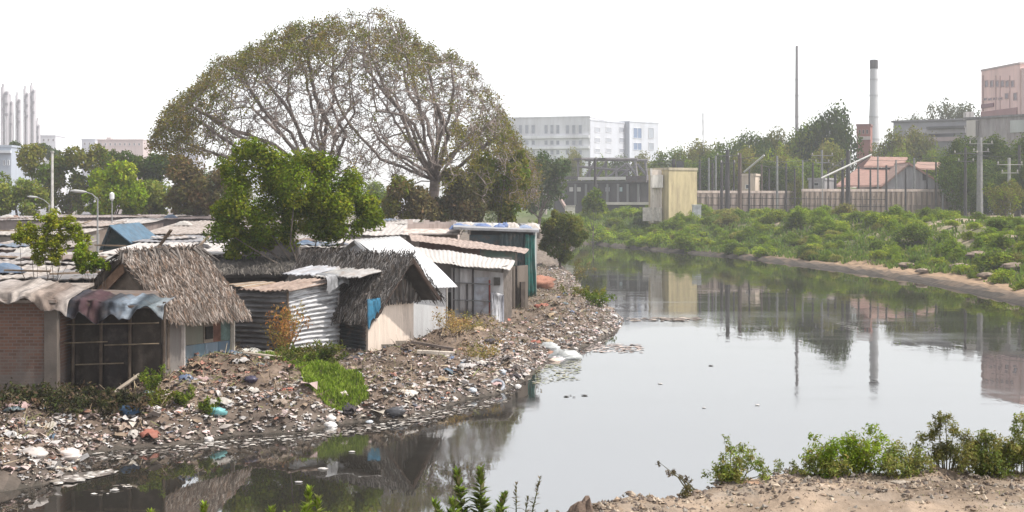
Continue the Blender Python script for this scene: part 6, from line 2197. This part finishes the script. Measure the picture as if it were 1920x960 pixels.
tag(o, 'loose gravel and crumbs of earth over the foreground dirt', 'gravel')

# ---------------------------------------------------------------- air, light, camera
hz = bpy.data.materials.new('haze')
hz.use_nodes = True
N, L = hz.node_tree.nodes, hz.node_tree.links
for nd in list(N):
    if nd.type == 'BSDF_PRINCIPLED':
        N.remove(nd)
pv = N.new('ShaderNodeVolumePrincipled')
pv.inputs['Color'].default_value = (.93, .95, 1, 1)
pv.inputs['Density'].default_value = HAZE
pv.inputs['Anisotropy'].default_value = .2
L.new(pv.outputs[0], N['Material Output'].inputs['Volume'])
mb = MB().box(-720, 720, -75, 1120, -8, 82, (1, 1, 1))
o = mb.build('haze', hz)
o['kind'] = 'stuff'
tag(o, 'thin pale haze filling the air', 'haze')

SUN_EL, SUN_AZ = math.radians(57), math.radians(102)      # azimuth from +Y clockwise
w_ = bpy.data.worlds.new('World')
SC.world = w_
w_.use_nodes = True
N, L = w_.node_tree.nodes, w_.node_tree.links
sky = N.new('ShaderNodeTexSky')
sky.sky_type = 'NISHITA'
sky.sun_disc = False
sky.sun_elevation = SUN_EL
sky.sun_rotation = SUN_AZ
sky.dust_density = DUST
sky.air_density = 1.0
sky.ozone_density = 1.0
hs = N.new('ShaderNodeHueSaturation')
hs.inputs['Saturation'].default_value = .15
L.new(sky.outputs[0], hs.inputs['Color'])
L.new(hs.outputs[0], N['Background'].inputs['Color'])
N['Background'].inputs['Strength'].default_value = SKY
s = bpy.data.lights.new('sun', 'SUN')
s.energy = SUN
s.angle = math.radians(1.2)
s.color = (1, .945, .86)
so = bpy.data.objects.new('sun', s)
COL.objects.link(so)
dv = A(math.sin(SUN_AZ) * math.cos(SUN_EL), math.cos(SUN_AZ) * math.cos(SUN_EL), math.sin(SUN_EL))
from mathutils import Vector
so.rotation_euler = Vector(tuple(-dv)).to_track_quat('-Z', 'Y').to_euler()
so.location = (0, 0, 60)
cam = bpy.data.cameras.new('camera')
cam.sensor_width = 36
cam.lens = 36 * F / 1920
cam.shift_y = -(480 - HZ) / 1920
cam.clip_end = 6000
co = bpy.data.objects.new('camera', cam)
COL.objects.link(co)
co.location = (0, 0, CH)
co.rotation_euler = (math.pi / 2, 0, 0)
SC.camera = co
vs = SC.view_settings
vs.view_transform = 'Standard'
vs.look = 'None'
vs.gamma = 1
vs.exposure = EXPO
vs.use_curve_mapping = False
SC.render.engine = 'CYCLES'
cy = SC.cycles
cy.use_denoising = True
cy.max_bounces = 8
cy.transparent_max_bounces = 8
cy.volume_bounces = 1
cy.use_adaptive_sampling = True
